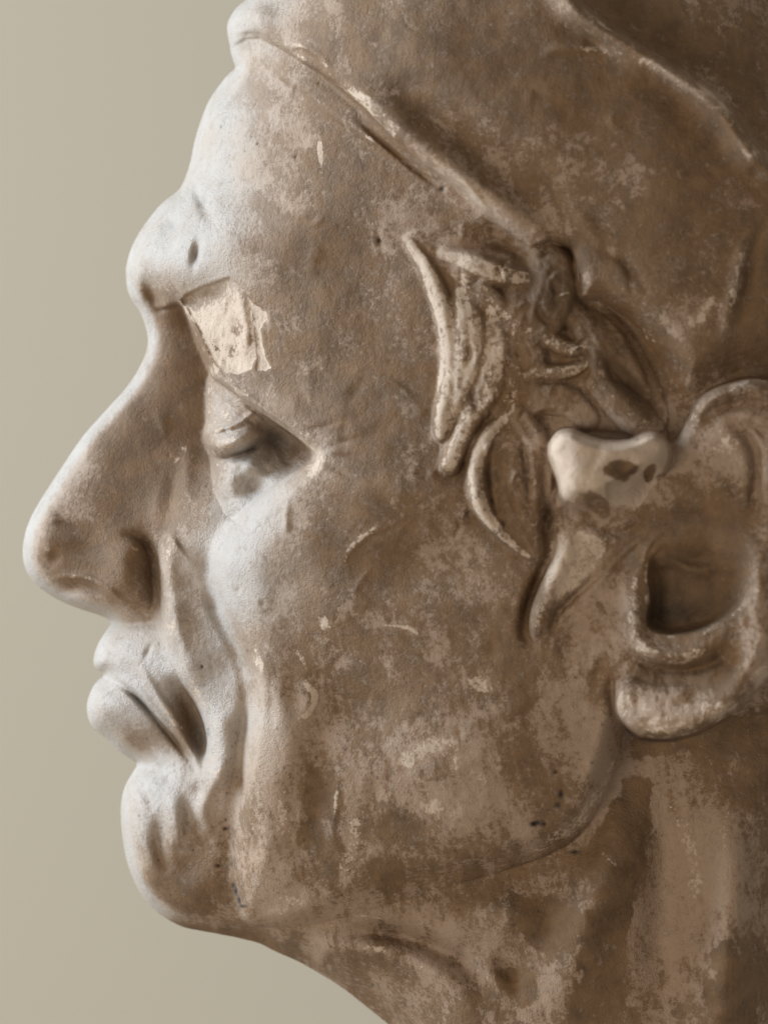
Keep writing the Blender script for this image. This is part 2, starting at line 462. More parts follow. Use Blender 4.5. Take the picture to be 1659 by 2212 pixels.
# pad below the eye and the folds running down the cheek
FOLDL = [(528, 1985), (515, 1930), (512, 1860), (518, 1790), (528, 1720), (540, 1650), (548, 1580), (556, 1510), (550, 1450), (530, 1395), (503, 1345), (480, 1290), (469, 1230), (472, 1180), (492, 1140), (530, 1105)]
put(f, cliff(FOLDL, 44, 20, 85))
put(f, stroke([(u - 22, v) for u, v in FOLDL[1:-1]], 17, -20))
put(f, dab(545, 1190, 44, 70, 12, -10)); put(f, dab(570, 1300, 40, 40, 8)); put(f, stroke([(520, 1125), (500, 1170), (492, 1230), (505, 1290)], 16, 8))

put(f, stroke([(385, 1120), (370, 1190), (366, 1260), (378, 1340), (400, 1420), (432, 1490)], 18, 18))
put(f, dab(415, 1290, 20, 60, -5)); put(f, dab(400, 1160, 22, 44, 8))

put(f, stroke([(575, 1480), (585, 1540), (582, 1600)], 12, -6))

put(f, stroke([(490, 1660), (498, 1740), (500, 1820), (505, 1900)], 24, -9))
put(f, stroke([(465, 1520), (480, 1580), (478, 1650), (455, 1710), (440, 1760)], 18, 10))
# nose: wing, nostril, bumps
put(f, stroke([(235, 1168), (280, 1158), (312, 1172), (329, 1210), (335, 1260), (338, 1305), (330, 1330)], 13, -30))
put(f, stroke([(120, 1115), (150, 1128), (215, 1150), (260, 1160)], 18, -9))
for a in [dab(95, 1165, 22, 34, 8), dab(118, 1205, 12, 12, -9), dab(105, 1188, 14, 10, 5), dab(262, 1225, 34, 50, 14, 20), dab(185, 1185, 36, 16, -9, 8), dab(170, 1100, 40, 14, -5, 15), dab(110, 1120, 16, 16, 7), dab(128, 1105, 14, 8, -6, 30), dab(130, 1235, 20, 8, 5, 10), dab(300, 1290, 16, 22, 8)]:
    put(f, a)
put(f, stroke([(95, 1262), (140, 1246), (190, 1248), (232, 1272), (268, 1302), (298, 1330)], 7, 14))
put(f, stroke([(120, 1282), (165, 1270), (205, 1276), (238, 1302)], 13, -22))
put(f, dab(180, 1300, 40, 9, 8, 14))
put(f, stroke([(345, 1040), (338, 1100), (344, 1145)], 12, 7)); put(f, stroke([(375, 1010), (372, 1070), (365, 1130)], 12, -7)); put(f, stroke([(410, 960), (405, 1020), (400, 1080)], 14, 7))
put(f, stroke([(335, 880), (350, 910), (362, 950)], 12, 4))
# upper lip, mouth
put(f, stroke([(250, 1348), (290, 1348), (325, 1345), (344, 1330)], 10, -16))
put(f, stroke([(334, 1385), (320, 1408), (310, 1430)], 5, -9))
put(f, stroke([(206, 1436), (240, 1452), (285, 1482), (325, 1522), (360, 1568), (395, 1612), (428, 1655)], 13, 10))
put(f, stroke([(222, 1460), (262, 1478), (298, 1508), (335, 1550), (370, 1592), (400, 1628), (418, 1650)], 7, -26))
put(f, stroke([(268, 1488), (300, 1512), (330, 1545)], 5, -14))
put(f, stroke([(230, 1400), (262, 1425), (300, 1452)], 13, -7))
put(f, stroke([(296, 1430), (326, 1480), (366, 1540), (402, 1598), (428, 1645), (436, 1690)], 10, 22))
put(f, stroke([(360, 1455), (396, 1510), (424, 1575), (436, 1640), (437, 1680)], 17, -30))
put(f, stroke([(205, 1515), (250, 1528), (300, 1560), (350, 1608), (385, 1650)], 22, 14))
put(f, stroke([(225, 1600), (280, 1638), (330, 1658), (375, 1662)], 16, -16))
put(f, dab(300, 1595, 44, 20, -9, 38)); put(f, stroke([(365, 1640), (392, 1660), (380, 1700)], 12, 8))
put(f, dab(430, 1712, 12, 26, -12)); put(f, stroke([(475, 1650), (452, 1700), (436, 1745), (448, 1790), (460, 1810)], 15, 16))
# chin
put(f, stroke([(305, 1690), (320, 1722), (334, 1756)], 11, -12)); put(f, dab(335, 1690, 20, 24, 8))
put(f, stroke([(372, 1690), (376, 1750), (384, 1800), (395, 1830)], 19, 20)); put(f, stroke([(405, 1700), (410, 1760), (420, 1810)], 12, -8))
put(f, stroke([(345, 1760), (343, 1810), (352, 1860), (375, 1880)], 15, -18))
put(f, dab(400, 1872, 36, 28, -14)); put(f, dab(300, 1800, 22, 70, 8)); put(f, dab(315, 1880, 24, 50, 8, -20))
put(f, dab(425, 1930, 50, 36, 12)); put(f, stroke([(418, 1982), (445, 1980), (458, 1965)], 5, -8)); put(f, dab(470, 1850, 30, 60, 7))
# jaw, cheek muscle and scars
put(f, stroke([(700, 1660), (685, 1740), (665, 1840)], 26, -6))
put(f, stroke([(662, 1660), (650, 1740), (638, 1840)], 4, 3)); put(f, stroke([(735, 1640), (725, 1740), (715, 1840)], 7, 4))
put(f, stroke([(1165, 1510), (1125, 1548), (1075, 1566), (1030, 1555)], 6, -4)); put(f, stroke([(1165, 1490), (1125, 1525), (1070, 1545)], 16, 3))
put(f, stroke([(540, 1998), (640, 1996), (700, 1990)], 7, -9)); put(f, stroke([(560, 1975), (640, 1975), (720, 1965)], 16, 8))
for a in [dab(1020, 1660, 170, 150, 30), dab(760, 1540, 90, 80, -30), dab(880, 1225, 150, 55, -32, 5), dab(1000, 1800, 160, 50, 10, -10), dab(760, 640, 110, 130, -16), dab(720, 1330, 60, 60, 10), dab(690, 1680, 40, 150, -12, 5), dab(850, 1060, 180, 50, 24, 8), dab(620, 1640, 40, 80, 10), dab(600, 880, 60, 40, 8, 35), dab(700, 440, 120, 80, 8), dab(1285, 1670, 36, 90, 14, 15), dab(668, 1520, 20, 34, 8, 10), dab(632, 1490, 20, 46, -9, -5), dab(720, 1950, 80, 30, 8), dab(620, 1900, 40, 60, 6), dab(830, 1060, 120, 40, 6), dab(780, 560, 90, 70, -6),
          dab(568, 1303, 7, 8, -9), dab(568, 1303, 14, 14, 4), dab(515, 1275, 6, 8, -7), dab(619, 1138, 6, 11, 8), dab(900, 1020, 11, 12, 10), dab(902, 1021, 6, 6, -13), dab(932, 1024, 10, 9, 9)]:
    put(f, a)
put(f, stroke([(745, 1220), (750, 1195), (790, 1155), (850, 1120)], 8, 3)); put(f, stroke([(640, 1350), (690, 1340), (720, 1350)], 7, -3))
put(f, stroke([(812, 490), (820, 525), (832, 545)], 6, -5))
GAIN = 2.1
# neck tendons
put(f, stroke([(1340, 1700), (1320, 1850), (1260, 2000), (1200, 2212)], 60, 34))
put(f, stroke([(1420, 1650), (1440, 1850), (1430, 2050), (1420, 2300)], 50, -20))
put(f, stroke([(1560, 1700), (1580, 1900), (1570, 2100), (1560, 2300)], 50, 26))
put(f, stroke([(640, 2040), (760, 2050), (860, 2070), (960, 2120), (1040, 2212)], 26, 18))
put(f, stroke([(700, 2015), (800, 2010), (900, 2030), (1000, 2080), (1060, 2160)], 20, -20))
put(f, stroke([(1000, 1990), (1100, 1980), (1180, 2010)], 40, 20))
put(f, stroke([(1060, 2060), (1100, 2100), (1130, 2160)], 22, -16))

# chipped brow: the blow took off a flat flake with a rough floor
CHIP = [(392, 648), (408, 632), (455, 612), (497, 597), (516, 612), (528, 632), (540, 655), (548, 690), (553, 735), (556, 775), (545, 800), (515, 812), (486, 806), (462, 785), (446, 748), (430, 715), (412, 685)]
sCh, _ = sdist(CHIP, False, pad=40)
sCh = sCh + 2.5 * noise2(26, 31, 3)
mCh = sstep(0, 4, sCh); mChd = 0.45 * mCh + 0.55 * sstep(0, 30, sCh)
chipn = noise2(60, 32, 4, 0.55, 1.8, 80)
ridged = 1 - np.abs(noise2(55, 37, 4, 0.55, 1.5, 75))
f = f - mChd * (28 - 10 * chipn - 14 * ridged + 16 * sstep(520, 430, GU + .5 * (GV - 640))) - mCh * 1.5 * noise2(12, 38, 2, .6, 2, 80)
put(f, stroke([(428, 640), (470, 640), (490, 650)], 12, -9)); put(f, stroke([(502, 610), (520, 660), (530, 730), (525, 790)], 12, 9))
CHIP2 = [(528, 632), (548, 655), (575, 672), (580, 690), (566, 712), (572, 760), (590, 795), (575, 805), (556, 800), (553, 735), (545, 680)]
sC2, _ = sdist(CHIP2, False, pad=30)
mC2 = sstep(0, 4, sC2 + 2.5 * noise2(14, 33, 2))
f = f - mC2 * 6

# ------------------------------------------------------------------ cap
BRIM = [(505, 100), (530, 84), (560, 82), (602, 102), (649, 133), (690, 157), (720, 180), (788, 237), (850, 300), (914, 356), (960, 388), (1010, 428), (1057, 466), (1106, 508), (1145, 535), (1190, 520),
        (1232, 536), (1244, 592), (1250, 646), (1298, 650), (1358, 690), (1400, 745), (1440, 800), (1480, 860), (1540, 830), (1600, 795), (1700, 790), (1900, 850), (2300, 1000)]
brim_w = [12, 14, 20, 22, 20, 22, 22, 22, 20, 18, 24, 34, 40, 40, 40, 30, 30, 30, 30, 40, 50, 60, 60, 60, 60, 60, 60, 60, 60]
POLY_CAP = [(u, v, w_) for (u, v), w_ in zip(BRIM, brim_w)] + [(2300, -400, 10), (300, -400, 10), (430, 40, 10), (470, 100, 10)]
sCap, wCap = sdist(POLY_CAP, False)
rise = np.interp(GU, [500, 560, 700, 900, 1100, 1300, 1500, 2000], [30, 50, 80, 88, 78, 70, 70, 70])
f = f + rise * roundprof(sCap, wCap * 1.3)
# soft band under the brim, with a thin wedge-shaped groove towards the temple
GAIN = 1.0
put(f, cliff([(535, 128), (570, 140), (606, 166), (650, 196), (700, 240), (760, 282), (830, 330), (892, 372), (945, 408)][::-1], 26, 11, 60))
put(f, stroke([(765, 250), (810, 292), (870, 345), (915, 380), (954, 407)], 7, -22))
put(f, stroke([(690, 170), (760, 225), (850, 315), (914, 372), (950, 400)], 9, -9))
put(f, stroke([(640, 125), (700, 160), (760, 208), (850, 296), (914, 352), (955, 384)], 8, 12))
put(f, stroke([(700, 150), (800, 220), (900, 300), (1000, 385), (1090, 460), (1170, 530)], 40, 42))
put(f, stroke([(820, 150), (930, 240), (1040, 330), (1150, 430), (1220, 500)], 48, -36))
put(f, stroke([(624, 112), (652, 112), (686, 132), (700, 158)], 9, -12)); put(f, stroke([(612, 96), (650, 98), (695, 126), (716, 165)], 7, 8))
put(f, stroke([(500, 84), (530, 76), (556, 76), (585, 88)], 6, -14)); put(f, dab(538, 72, 9, 6, -8)); put(f, dab(556, 34, 46, 32, 44, 15)); put(f, dab(528, 112, 16, 22, -22)); put(f, dab(560, 118, 20, 14, 8))
put(f, stroke([(975, 372), (1010, 400), (1045, 445), (1060, 470)], 7, 10)); put(f, stroke([(960, 385), (1000, 425), (1040, 465)], 9, -8))
put(f, dab(880, 120, 160, 90, 10, 30)); put(f, dab(1190, 250, 120, 80, 10)); put(f, dab(1400, 420, 140, 120, 12)); put(f, dab(1060, 60, 90, 60, -8))
# big fold of the cloth
FOLD = [(1215, -60), (1250, 8), (1310, 60), (1390, 112), (1460, 155), (1530, 200), (1580, 250), (1612, 300), (1650, 345), (1720, 400), (1800, 480)]
dF, sideF, _ = widefield(spline(np.asarray(FOLD, float), 5))
sF = dF * sideF            # positive on the lower-left side
f = f - 120 * (1 - sstep(-16, 5, sF)) * sstep(-150, -60, GU * 0.0 - 40 + 0 * GV)
f = f + 66 * np.exp(-((sF - 14) / 26) ** 2) * (GU > 1150)
put(f, stroke([(1205, 50), (1250, 60), (1300, 95), (1370, 125), (1430, 172), (1490, 228), (1540, 275)], 20, -30))
put(f, stroke([(1170, 120), (1200, 105), (1260, 105), (1330, 118), (1400, 150)], 12, 12))
put(f, stroke([(1340, 170), (1400, 190), (1460, 240), (1500, 290), (1560, 330)], 26, -12))
put(f, stroke([(1590, 290), (1630, 330), (1650, 370)], 30, 20)); put(f, dab(1552, 212, 9, 8, -20)); put(f, dab(1630, 372, 12, 14, -14))
put(f, stroke([(1130, 330), (1180, 400), (1230, 460)], 24, -12)); put(f, stroke([(1230, 430), (1270, 490), (1300, 540)], 14, 7)); put(f, stroke([(1290, 540), (1350, 570), (1410, 650)], 10, -10))
put(f, stroke([(1640, 470), (1600, 540), (1590, 600), (1570, 680), (1560, 760)], 14, 18)); put(f, stroke([(1660, 480), (1622, 550), (1610, 640), (1590, 740)], 16, -16))
put(f, stroke([(1345, 560), (1360, 600), (1365, 640)], 6, -6)); put(f, stroke([(1235, 640), (1300, 660), (1360, 700), (1420, 790)], 14, -10))
put(f, stroke([(640, -10), (760, 40), (900, 110), (1000, 180)], 60, 8))

print('face', time.time() - T0)
# ------------------------------------------------------------------ hair at the temple
GAIN = 1.25
HAIRPOLY = [(868, 515, 20), (890, 548, 14), (911, 595, 12), (931, 648, 12), (947, 705, 12), (955, 745, 12), (954, 806, 12), (947, 850, 12), (937, 894, 14), (931, 930, 20), (950, 960, 16), (948, 1005, 16), (980, 1018, 16), (1004, 1000, 14),
            (1008, 1052, 12), (1024, 1108, 12), (1058, 1150, 16), (1105, 1185, 20), (1150, 1215, 20), (1190, 1200, 14), (1200, 1100, 20), (1200, 980, 20), (1260, 930, 20), (1420, 940, 20), (1440, 870, 30), (1380, 740, 60), (1300, 650, 60), (1240, 600, 50),
            (1228, 540, 40), (1150, 528, 50), (1060, 520, 70), (980, 490, 80), (910, 490, 60)]
sH, wH = sdist(HAIRPOLY, True, pad=40)
f = f + 14 * roundprof(sH, wH)
LOCKS = {
    'p': [(985, 590, 16, 16), (1030, 625, 24, 36), (1075, 660, 24, 38), (1100, 705, 18, 24)],
    'q': [(1075, 880, 20, 24), (1125, 905, 26, 40), (1160, 960, 26, 42), (1168, 1040, 24, 38), (1160, 1110, 18, 24)],
    'r': [(1110, 610, 22, 22), (1120, 660, 28, 40), (1100, 730, 26, 40), (1090, 790, 20, 24)],
    's': [(1225, 650, 22, 24), (1255, 700, 26, 40), (1290, 760, 26, 40), (1300, 820, 20, 24)],
    'o': [(1250, 670, 20, 8), (1300, 725, 34, 30), (1345, 790, 34, 30), (1380, 850, 24, 14)],
    'e': [(1098, 930, 26, 20), (1094, 1020, 34, 36), (1108, 1095, 36, 38), (1140, 1150, 30, 30), (1160, 1190, 18, 12)],
    'n': [(1105, 705, 22, 20), (1145, 750, 26, 38), (1150, 800, 26, 36), (1140, 850, 22, 20)],
    'm': [(1140, 880, 22, 20), (1180, 862, 32, 38), (1225, 868, 32, 40), (1270, 905, 24, 22)],
    'k': [(1098, 770, 18, 20), (1110, 800, 26, 38), (1108, 835, 24, 34), (1100, 880, 20, 22), (1095, 915, 16, 16)],
    'l': [(1285, 830, 22, 24), (1330, 862, 36, 44), (1372, 898, 38, 46), (1415, 940, 26, 24)],
    'g': [(962, 548, 16, 16), (1020, 570, 24, 44), (1080, 592, 25, 46), (1142, 602, 20, 30)],
    'i': [(1140, 716, 16, 20), (1180, 730, 19, 36), (1222, 752, 18, 36), (1262, 752, 14, 28), (1290, 742, 9, 14)],
    'j': [(1118, 826, 14, 18), (1156, 802, 18, 34), (1196, 806, 18, 36), (1236, 800, 15, 30), (1272, 780, 9, 14)],
    'h': [(1180, 550, 36, 30), (1200, 600, 48, 56), (1186, 660, 50, 58), (1160, 712, 38, 34)],
    'c': [(1062, 672, 20, 26), (1070, 740, 31, 46), (1060, 810, 33, 50), (1040, 862, 29, 48), (1008, 910, 25, 46), (986, 965, 22, 46), (972, 1006, 20, 36)],
    'b': [(996, 632, 18, 26), (1010, 690, 36, 48), (1010, 750, 40, 54), (1000, 810, 35, 50), (985, 860, 26, 42), (964, 920, 18, 30)],
    'a': [(885, 527, 14, 12), (925, 590, 20, 32), (955, 660, 22, 42), (968, 725, 22, 46), (972, 785, 22, 46), (966, 850, 22, 42), (954, 905, 20, 38), (952, 938, 16, 26)],
    'd': [(1090, 906, 14, 26), (1052, 942, 20, 46), (1030, 995, 22, 54), (1028, 1050, 22, 54), (1044, 1102, 20, 50), (1076, 1146, 16, 40), (1113, 1180, 11, 26), (1142, 1203, 7, 10)],
}
lockmap = np.zeros((NV, NU), int); lockbest = np.full((NV, NU), 0.0)
f0h = f.copy()
for n_, (k, P) in enumerate(LOCKS.items()):
    sl, h = stroke([(a, b, c * (1.2 if k in 'bc' else 1.1), d * .78) for a, b, c, d in P], prof='round' if k in 'ad' else 'plate')
    cur = f[sl]
    new_ = f0h[sl] + h
    f[sl] = np.where(h > 0.5, np.maximum(cur, new_), cur)
    Pn = np.asarray(P, float); tn = np.gradient(Pn[:, :2], axis=0); tn /= np.linalg.norm(tn, axis=1)[:, None] + 1e-9
    for q_ in (-.62, -.3, .05, .35, .66):
        o_ = Pn[:, :2] + np.stack([-tn[:, 1], tn[:, 0]], 1) * (Pn[:, 2] * (q_ + rng.uniform(-.12, .12)))[:, None] + rng.uniform(-2, 2, (len(Pn), 2))
        put(f, stroke(o_, rng.uniform(2.4, 5.0), -rng.uniform(.8, 3.6)))
    sl2, h2 = stroke([(a, b, c * 1.05, 1.0) for a, b, c, d in P], prof='v')
    m = h2 > 0.02
    lockmap[sl2] = np.where(m & (h2 > 0.02), n_ + 1, lockmap[sl2])
# strand lines and grooves
for P, w_, a_ in [([(1000, 880), (975, 930), (952, 985)], 8, -16), ([(1180, 960), (1176, 1040), (1180, 1120), (1170, 1200)], 13, -26), ([(880, 545), (915, 585), (940, 640)], 8, -5), ([(985, 535), (1060, 528), (1120, 548), (1150, 570)], 12, -16), ([(1010, 515), (1070, 508), (1130, 540)], 22, -18),
                  ([(1290, 770), (1340, 810), (1400, 880), (1440, 930)], 20, -26), ([(1230, 650), (1290, 680), (1350, 760)], 12, -12), ([(1160, 640), (1175, 690), (1230, 700)], 9, -12), ([(1185, 580), (1200, 640), (1190, 690)], 6, -8), ([(1100, 925), (1075, 990), (1078, 1060)], 8, -10)]:
    put(f, stroke(P, w_, a_))
fh_ = blur(f, 4.0); hsoft = roundprof(sH, np.full_like(wH, 10.0)) * 0.5
f = f + (fh_ - f) * hsoft
hairm = roundprof(sH, np.full_like(wH, 14.0))
f = f + hairm * (3 * noise2(60, 51, 3, 0.5, 1.6, 80) + 2 * (1 - np.abs(noise2(30, 52, 3, 0.6, 1.8, 70)) * 2))

print('hair', time.time() - T0)
# ------------------------------------------------------------------ ear
EARPOLY = [(1190, 1110, 16), (1196, 1160, 16), (1190, 1210, 18), (1165, 1260, 18), (1145, 1310, 18), (1142, 1360, 16), (1160, 1400, 50), (1200, 1440, 150), (1270, 1470, 170), (1316, 1465, 90), (1326, 1500, 18), (1330, 1540, 14), (1360, 1580, 16), (1420, 1600, 18),
           (1490, 1590, 18), (1550, 1562, 20), (1600, 1525, 22), (1660, 1465, 24), (1740, 1370, 30), (1800, 1200, 30), (1800, 1000, 30), (1720, 850, 30), (1640, 815, 30), (1560, 830, 26), (1510, 860, 26), (1480, 910, 30), (1440, 960, 40), (1360, 960, 30), (1250, 1000, 30), (1200, 1060, 20)]
sE, wE = sdist(EARPOLY, True, pad=40)
E = [(1200, 1120, 675), (1230, 1200, 680), (1180, 1290, 662), (1165, 1370, 640), (1250, 1330, 652), (1300, 1250, 678), (1300, 1400, 645), (1360, 1200, 700), (1400, 1120, 705), (1480, 1080, 728), (1560, 1080, 745), (1370, 1330, 690), (1400, 1420, 700), (1480, 1420, 728),
     (1560, 1380, 745), (1620, 1300, 780), (1660, 1200, 795), (1640, 1050, 780), (1560, 950, 755), (1620, 870, 770), (1480, 980, 728), (1400, 1500, 690), (1340, 1480, 655), (1450, 1560, 690), (1540, 1520, 712), (1620, 1460, 745), (1720, 1300, 780), (1740, 1000, 750), (1330, 1100, 705)]
fE = tps(E, lam=1e-5, step=10)
f = f + (fE - f) * roundprof(sE, wE)
# concha: bowl sunk between the rim and the helix
BOWL = [(1400, 1240, 30), (1412, 1195, 60), (1440, 1160, 90), (1490, 1128, 120), (1545, 1122, 110), (1588, 1150, 80), (1615, 1200, 60), (1620, 1255, 44), (1600, 1305, 34), (1560, 1338, 24), (1510, 1360, 18), (1455, 1369, 16), (1412, 1360, 15), (1398, 1345, 16), (1404, 1300, 20)]
sBo, wBo = sdist(BOWL, True, pad=40)
wBo = blur(wBo, 30)
bowl = blur(roundprof(sBo, wBo * 1.05), 3)
f = f - 80 * bowl * (0.7 + 0.3 * sstep(1150, 1340, GV)) + bowl * 6 * noise2(60, 61, 3)
for P, w_, a_ in [([(1395, 1190), (1372, 1250), (1366, 1320), (1375, 1380), (1420, 1412), (1490, 1412), (1550, 1385), (1590, 1345)], 20, 22),
                  ([(1345, 1405), (1390, 1432), (1460, 1446), (1530, 1436), (1580, 1400)], 13, -34), ([(1330, 1440), (1390, 1462), (1470, 1468), (1540, 1446)], 20, -26),
                  ([(1690, 960), (1668, 1120), (1655, 1250), (1640, 1370), (1600, 1470), (1530, 1535), (1440, 1560), (1370, 1545), (1342, 1500)], 30, 26), ([(1600, 1400), (1570, 1450), (1500, 1490)], 16, -8),
                  ([(1325, 1560), (1330, 1490), (1345, 1450)], 8, -10), ([(1640, 1480), (1590, 1530), (1540, 1560)], 14, 10),
                  ([(1225, 1130), (1220, 1200), (1190, 1270), (1160, 1340), (1158, 1380)], 20, 16), ([(1310, 1225), (1250, 1280), (1200, 1330), (1190, 1390)], 8, -16), ([(1340, 1190), (1300, 1250), (1250, 1300)], 12, 7),
                  ([(1440, 1140), (1400, 1180), (1385, 1230)], 5, 7), ([(1610, 1130), (1632, 1200), (1632, 1290), (1600, 1360)], 20, 18), ([(1640, 1380), (1615, 1350), (1620, 1320)], 7, -10),
                  ([(1520, 900), (1560, 880), (1620, 872), (1700, 880)], 14, -16), ([(1490, 920), (1520, 870), (1580, 838), (1660, 830)], 16, 14), ([(1600, 905), (1640, 930), (1660, 960)], 9, -14),
                  ([(1192, 1110), (1186, 1190), (1158, 1262), (1138, 1320), (1134, 1370), (1150, 1408)], 13, -34), ([(1330, 1560), (1318, 1500), (1326, 1450)], 10, -20),
                  ([(1408, 1185), (1455, 1215), (1505, 1232), (1560, 1225)], 15, 18), ([(1570, 900), (1622, 960), (1632, 1050), (1612, 1120)], 14, -24), ([(1480, 1000), (1540, 1040), (1590, 1110)], 18, 16),
                  ([(1500, 960), (1540, 1000), (1590, 1080)], 24, 8), ([(1430, 1050), (1480, 1090), (1540, 1100)], 20, -8), ([(1280, 1170), (1330, 1180), (1380, 1160)], 14, -8)]:
    put(f, stroke(P, w_, a_))
# broken root of the helix: a raised knob with two drill holes
KNOB = [(1183, 985, 20), (1186, 955, 18), (1205, 930, 18), (1235, 926, 18), (1265, 938, 20), (1310, 950, 20), (1360, 948, 18), (1395, 935, 16), (1420, 935, 16), (1445, 955, 18), (1450, 985, 30), (1440, 1020, 40), (1415, 1060, 90), (1380, 1110, 110), (1320, 1140, 100), (1260, 1125, 70), (1215, 1085, 40), (1200, 1035, 26)]
sK, wK = sdist(KNOB, True, pad=30)
KN = [(a, b, c + 40) for a, b, c in [(1195, 980, 790), (1230, 950, 815), (1300, 965, 822), (1380, 960, 805), (1440, 965, 775), (1240, 1010, 826), (1300, 1030, 830), (1390, 1020, 800), (1230, 1080, 790), (1300, 1070, 815), (1300, 1120, 765), (1370, 1080, 775), (1430, 1040, 745)]]
fK = tps(KN, lam=1e-5, step=8)
f = f + (fK - f) * roundprof(sK, wK * 1.3)
for a in [dab(1342, 1012, 26, 19, -20, -10), dab(1402, 1022, 11, 20, -16, 25), dab(1422, 1032, 6, 8, -8), dab(1295, 1092, 40, 18, -8, 40), dab(1270, 985, 30, 20, -6), dab(1225, 1015, 8, 8, -4)]:
    put(f, a)
put(f, stroke([(1240, 1100), (1290, 1135), (1350, 1150), (1420, 1110)], 12, -12))
rough_e = roundprof(sE, np.full_like(wE, 30.0)) * sstep(1340, 1400, GV)
f = f + rough_e * (6 * noise2(34, 63, 4, 0.6))

for i in range(34):           # tool marks fanning out between the bowl and the knob
    a_ = rng.uniform(0, 1)
    u = 1330 + 130 * a_ + rng.uniform(-14, 14); v = 1235 - 100 * a_ + rng.uniform(-50, 30); L_ = rng.uniform(30, 90)
    put(f, stroke([(u, v), (u - .5 * L_ * .7, v + .5 * L_ * .7 + rng.uniform(-4, 4)), (u - L_ * .75, v + L_ * .6)], rng.uniform(2.5, 5), rng.uniform(-4, 3)))
for i in range(90):           # loose strands scratched into the hair
    u = rng.uniform(985, 1400); v = rng.uniform(540, 1150)
    if u > 1190 and v > 900 or v > 640 + (1400 - u) * 1.6 or u > 1180 + (v - 540) * .9: continue
    th = math.radians(rng.normal(105 if u < 1120 else 150, 22)); L_ = rng.uniform(24, 80); k_ = rng.normal(0, .8)
    P = [(u + math.cos(th + k_ * t_) * L_ * t_, v + math.sin(th + k_ * t_) * L_ * t_) for t_ in (-.5, -.2, .1, .5)]
    put(f, stroke(P, rng.uniform(2.5, 6), rng.choice([-1, 1]) * rng.uniform(3, 8)))
f = f + roundprof(sE, np.full_like(wE, 30.0)) * (sK < 4) * 2.6 * noise2(46, 65, 4, 0.6)
GAIN = 1.0
# ------------------------------------------------------------------ overall unevenness of hand-worked plaster
unev = 3.0 * noise2(90, 1, 3) + 0.6 * noise2(24, 2, 3)
smoothfront = np.clip(f / 250.0, 0.15, 1)
f = f + unev * smoothfront
# brushed lines following the jaw and temple
f = f + 0.35 * noise2(5, 5, 2, 0.5, 9, 75) * sstep(1250, 1500, GV) * smoothfront + 0.2 * noise2(5, 6, 2, 0.5, 10, 100) * (1 - sstep(900, 1100, GV)) * smoothfront
for i in range(170):          # flat smears of plaster and shallow rubbed hollows
    u = rng.uniform(600, 1640); v = rng.uniform(20, 2190); th = math.radians(rng.normal(40 if (v < 500 and u > 750) else 95, 35)); L_ = rng.uniform(25, 120); k_ = rng.normal(0, .5)
    P = [(u + math.cos(th + k_ * t_) * L_ * t_, v + math.sin(th + k_ * t_) * L_ * t_) for t_ in (-.5, -.2, .1, .5)]
    put(f, stroke(P, rng.uniform(4, 18), rng.choice([-1, 1]) * rng.uniform(1.5, 4.5)))
for i in range(26):           # short tool scratches on the forehead
    u = rng.uniform(560, 700); v = rng.uniform(160, 420); L = rng.uniform(20, 90)
    put(f, stroke([(u, v), (u + 0.05 * L + rng.uniform(-3, 3), v + L / 2), (u + 0.12 * L + rng.uniform(-6, 6), v + L)], rng.uniform(1.8, 3.0), rng.uniform(-2.2, 1.4)))
pits = [(1160, 1778, 8, 5), (1152, 1780, 5, 4), (1212, 1715, 4, 8), (1205, 1740, 5, 5), (1242, 1840, 10, 3), (510, 1925, 4, 8), (517, 1945, 4, 8), (525, 1958, 7, 3), (505, 1912, 3, 5), (488, 1790, 4, 3), (472, 1870, 4, 3), (1200, 1668, 3, 3), (818, 520, 3, 6), (955, 408, 4, 5),
        (1175, 1780, 4, 3), (437, 1440, 2, 3), (486, 930, 4, 3), (507, 925, 3, 2), (545, 913, 2, 3), (452, 936, 2, 2), (560, 310, 3, 3), (640, 195, 4, 5), (690, 180, 3, 3), (640, 340, 3, 6), (555, 1560, 3, 3), (1090, 800, 3, 5), (1090, 1130, 4, 4), (963, 806, 3, 6)]
for u, v, a, b in pits:
    put(f, dab(u, v, a * 1.2, b * 1.2, -9))
for i in range(420):
    u = rng.uniform(330, 1640); v = rng.uniform(160, 2200); r = rng.uniform(1.6, 3.2)
    put(f, dab(u, v, r, r * rng.uniform(.7, 1.4), -rng.uniform(1.5, 4)))

print('brush', time.time() - T0)
# finish: force the outline, close everything outside of it
h2 = np.clip(f, 0, None) ** 2
g = 1 - np.exp(-np.clip(SD, 0, None) / 9.0)
inner = np.maximum(h2, 90.0 * np.clip(SD, 0, 60)) * g
backr = roundprof(np.clip(SD, 0, None), 420.0)
isback = sstep(1500, 1900, GU - 0.0) 
isback = np.maximum(isback, sstep(-20, -260, GV))
isback = np.maximum(isback, sstep(2500, 2600, GV) * 0)
f = np.sqrt(inner)
fback = f * backr
f = np.where(SD > 0, f * (1 - isback) + fback * isback, np.maximum(-SD * 2.0, -60) * (SD <= 0))
f = np.where(SD > 0, f, -np.minimum(-SD * 3, 80))
f = blur(f, 1.2)
print('sculpt', time.time() - T0)

# ------------------------------------------------------------------ wear map with painted light: R patina and shade, G bare pale plaster, B dirt and crease shade, A front light
pat_shade = np.full_like(f, 0.58) + 0.10 * noise2(170, 70, 3) + 0.08 * noise2(70, 75, 5, 0.7) + 0.09 * noise2(44, 81, 5, 0.7, 2.6, 72) + (0.05 * sstep(1250, 1500, GV) + 0.03) * noise2(9, 78, 3, 0.6, 5, 78) + 0.08 * noise2(34, 79, 4, 0.65)
pale = np.zeros_like(f); dirt_shade = np.zeros_like(f)
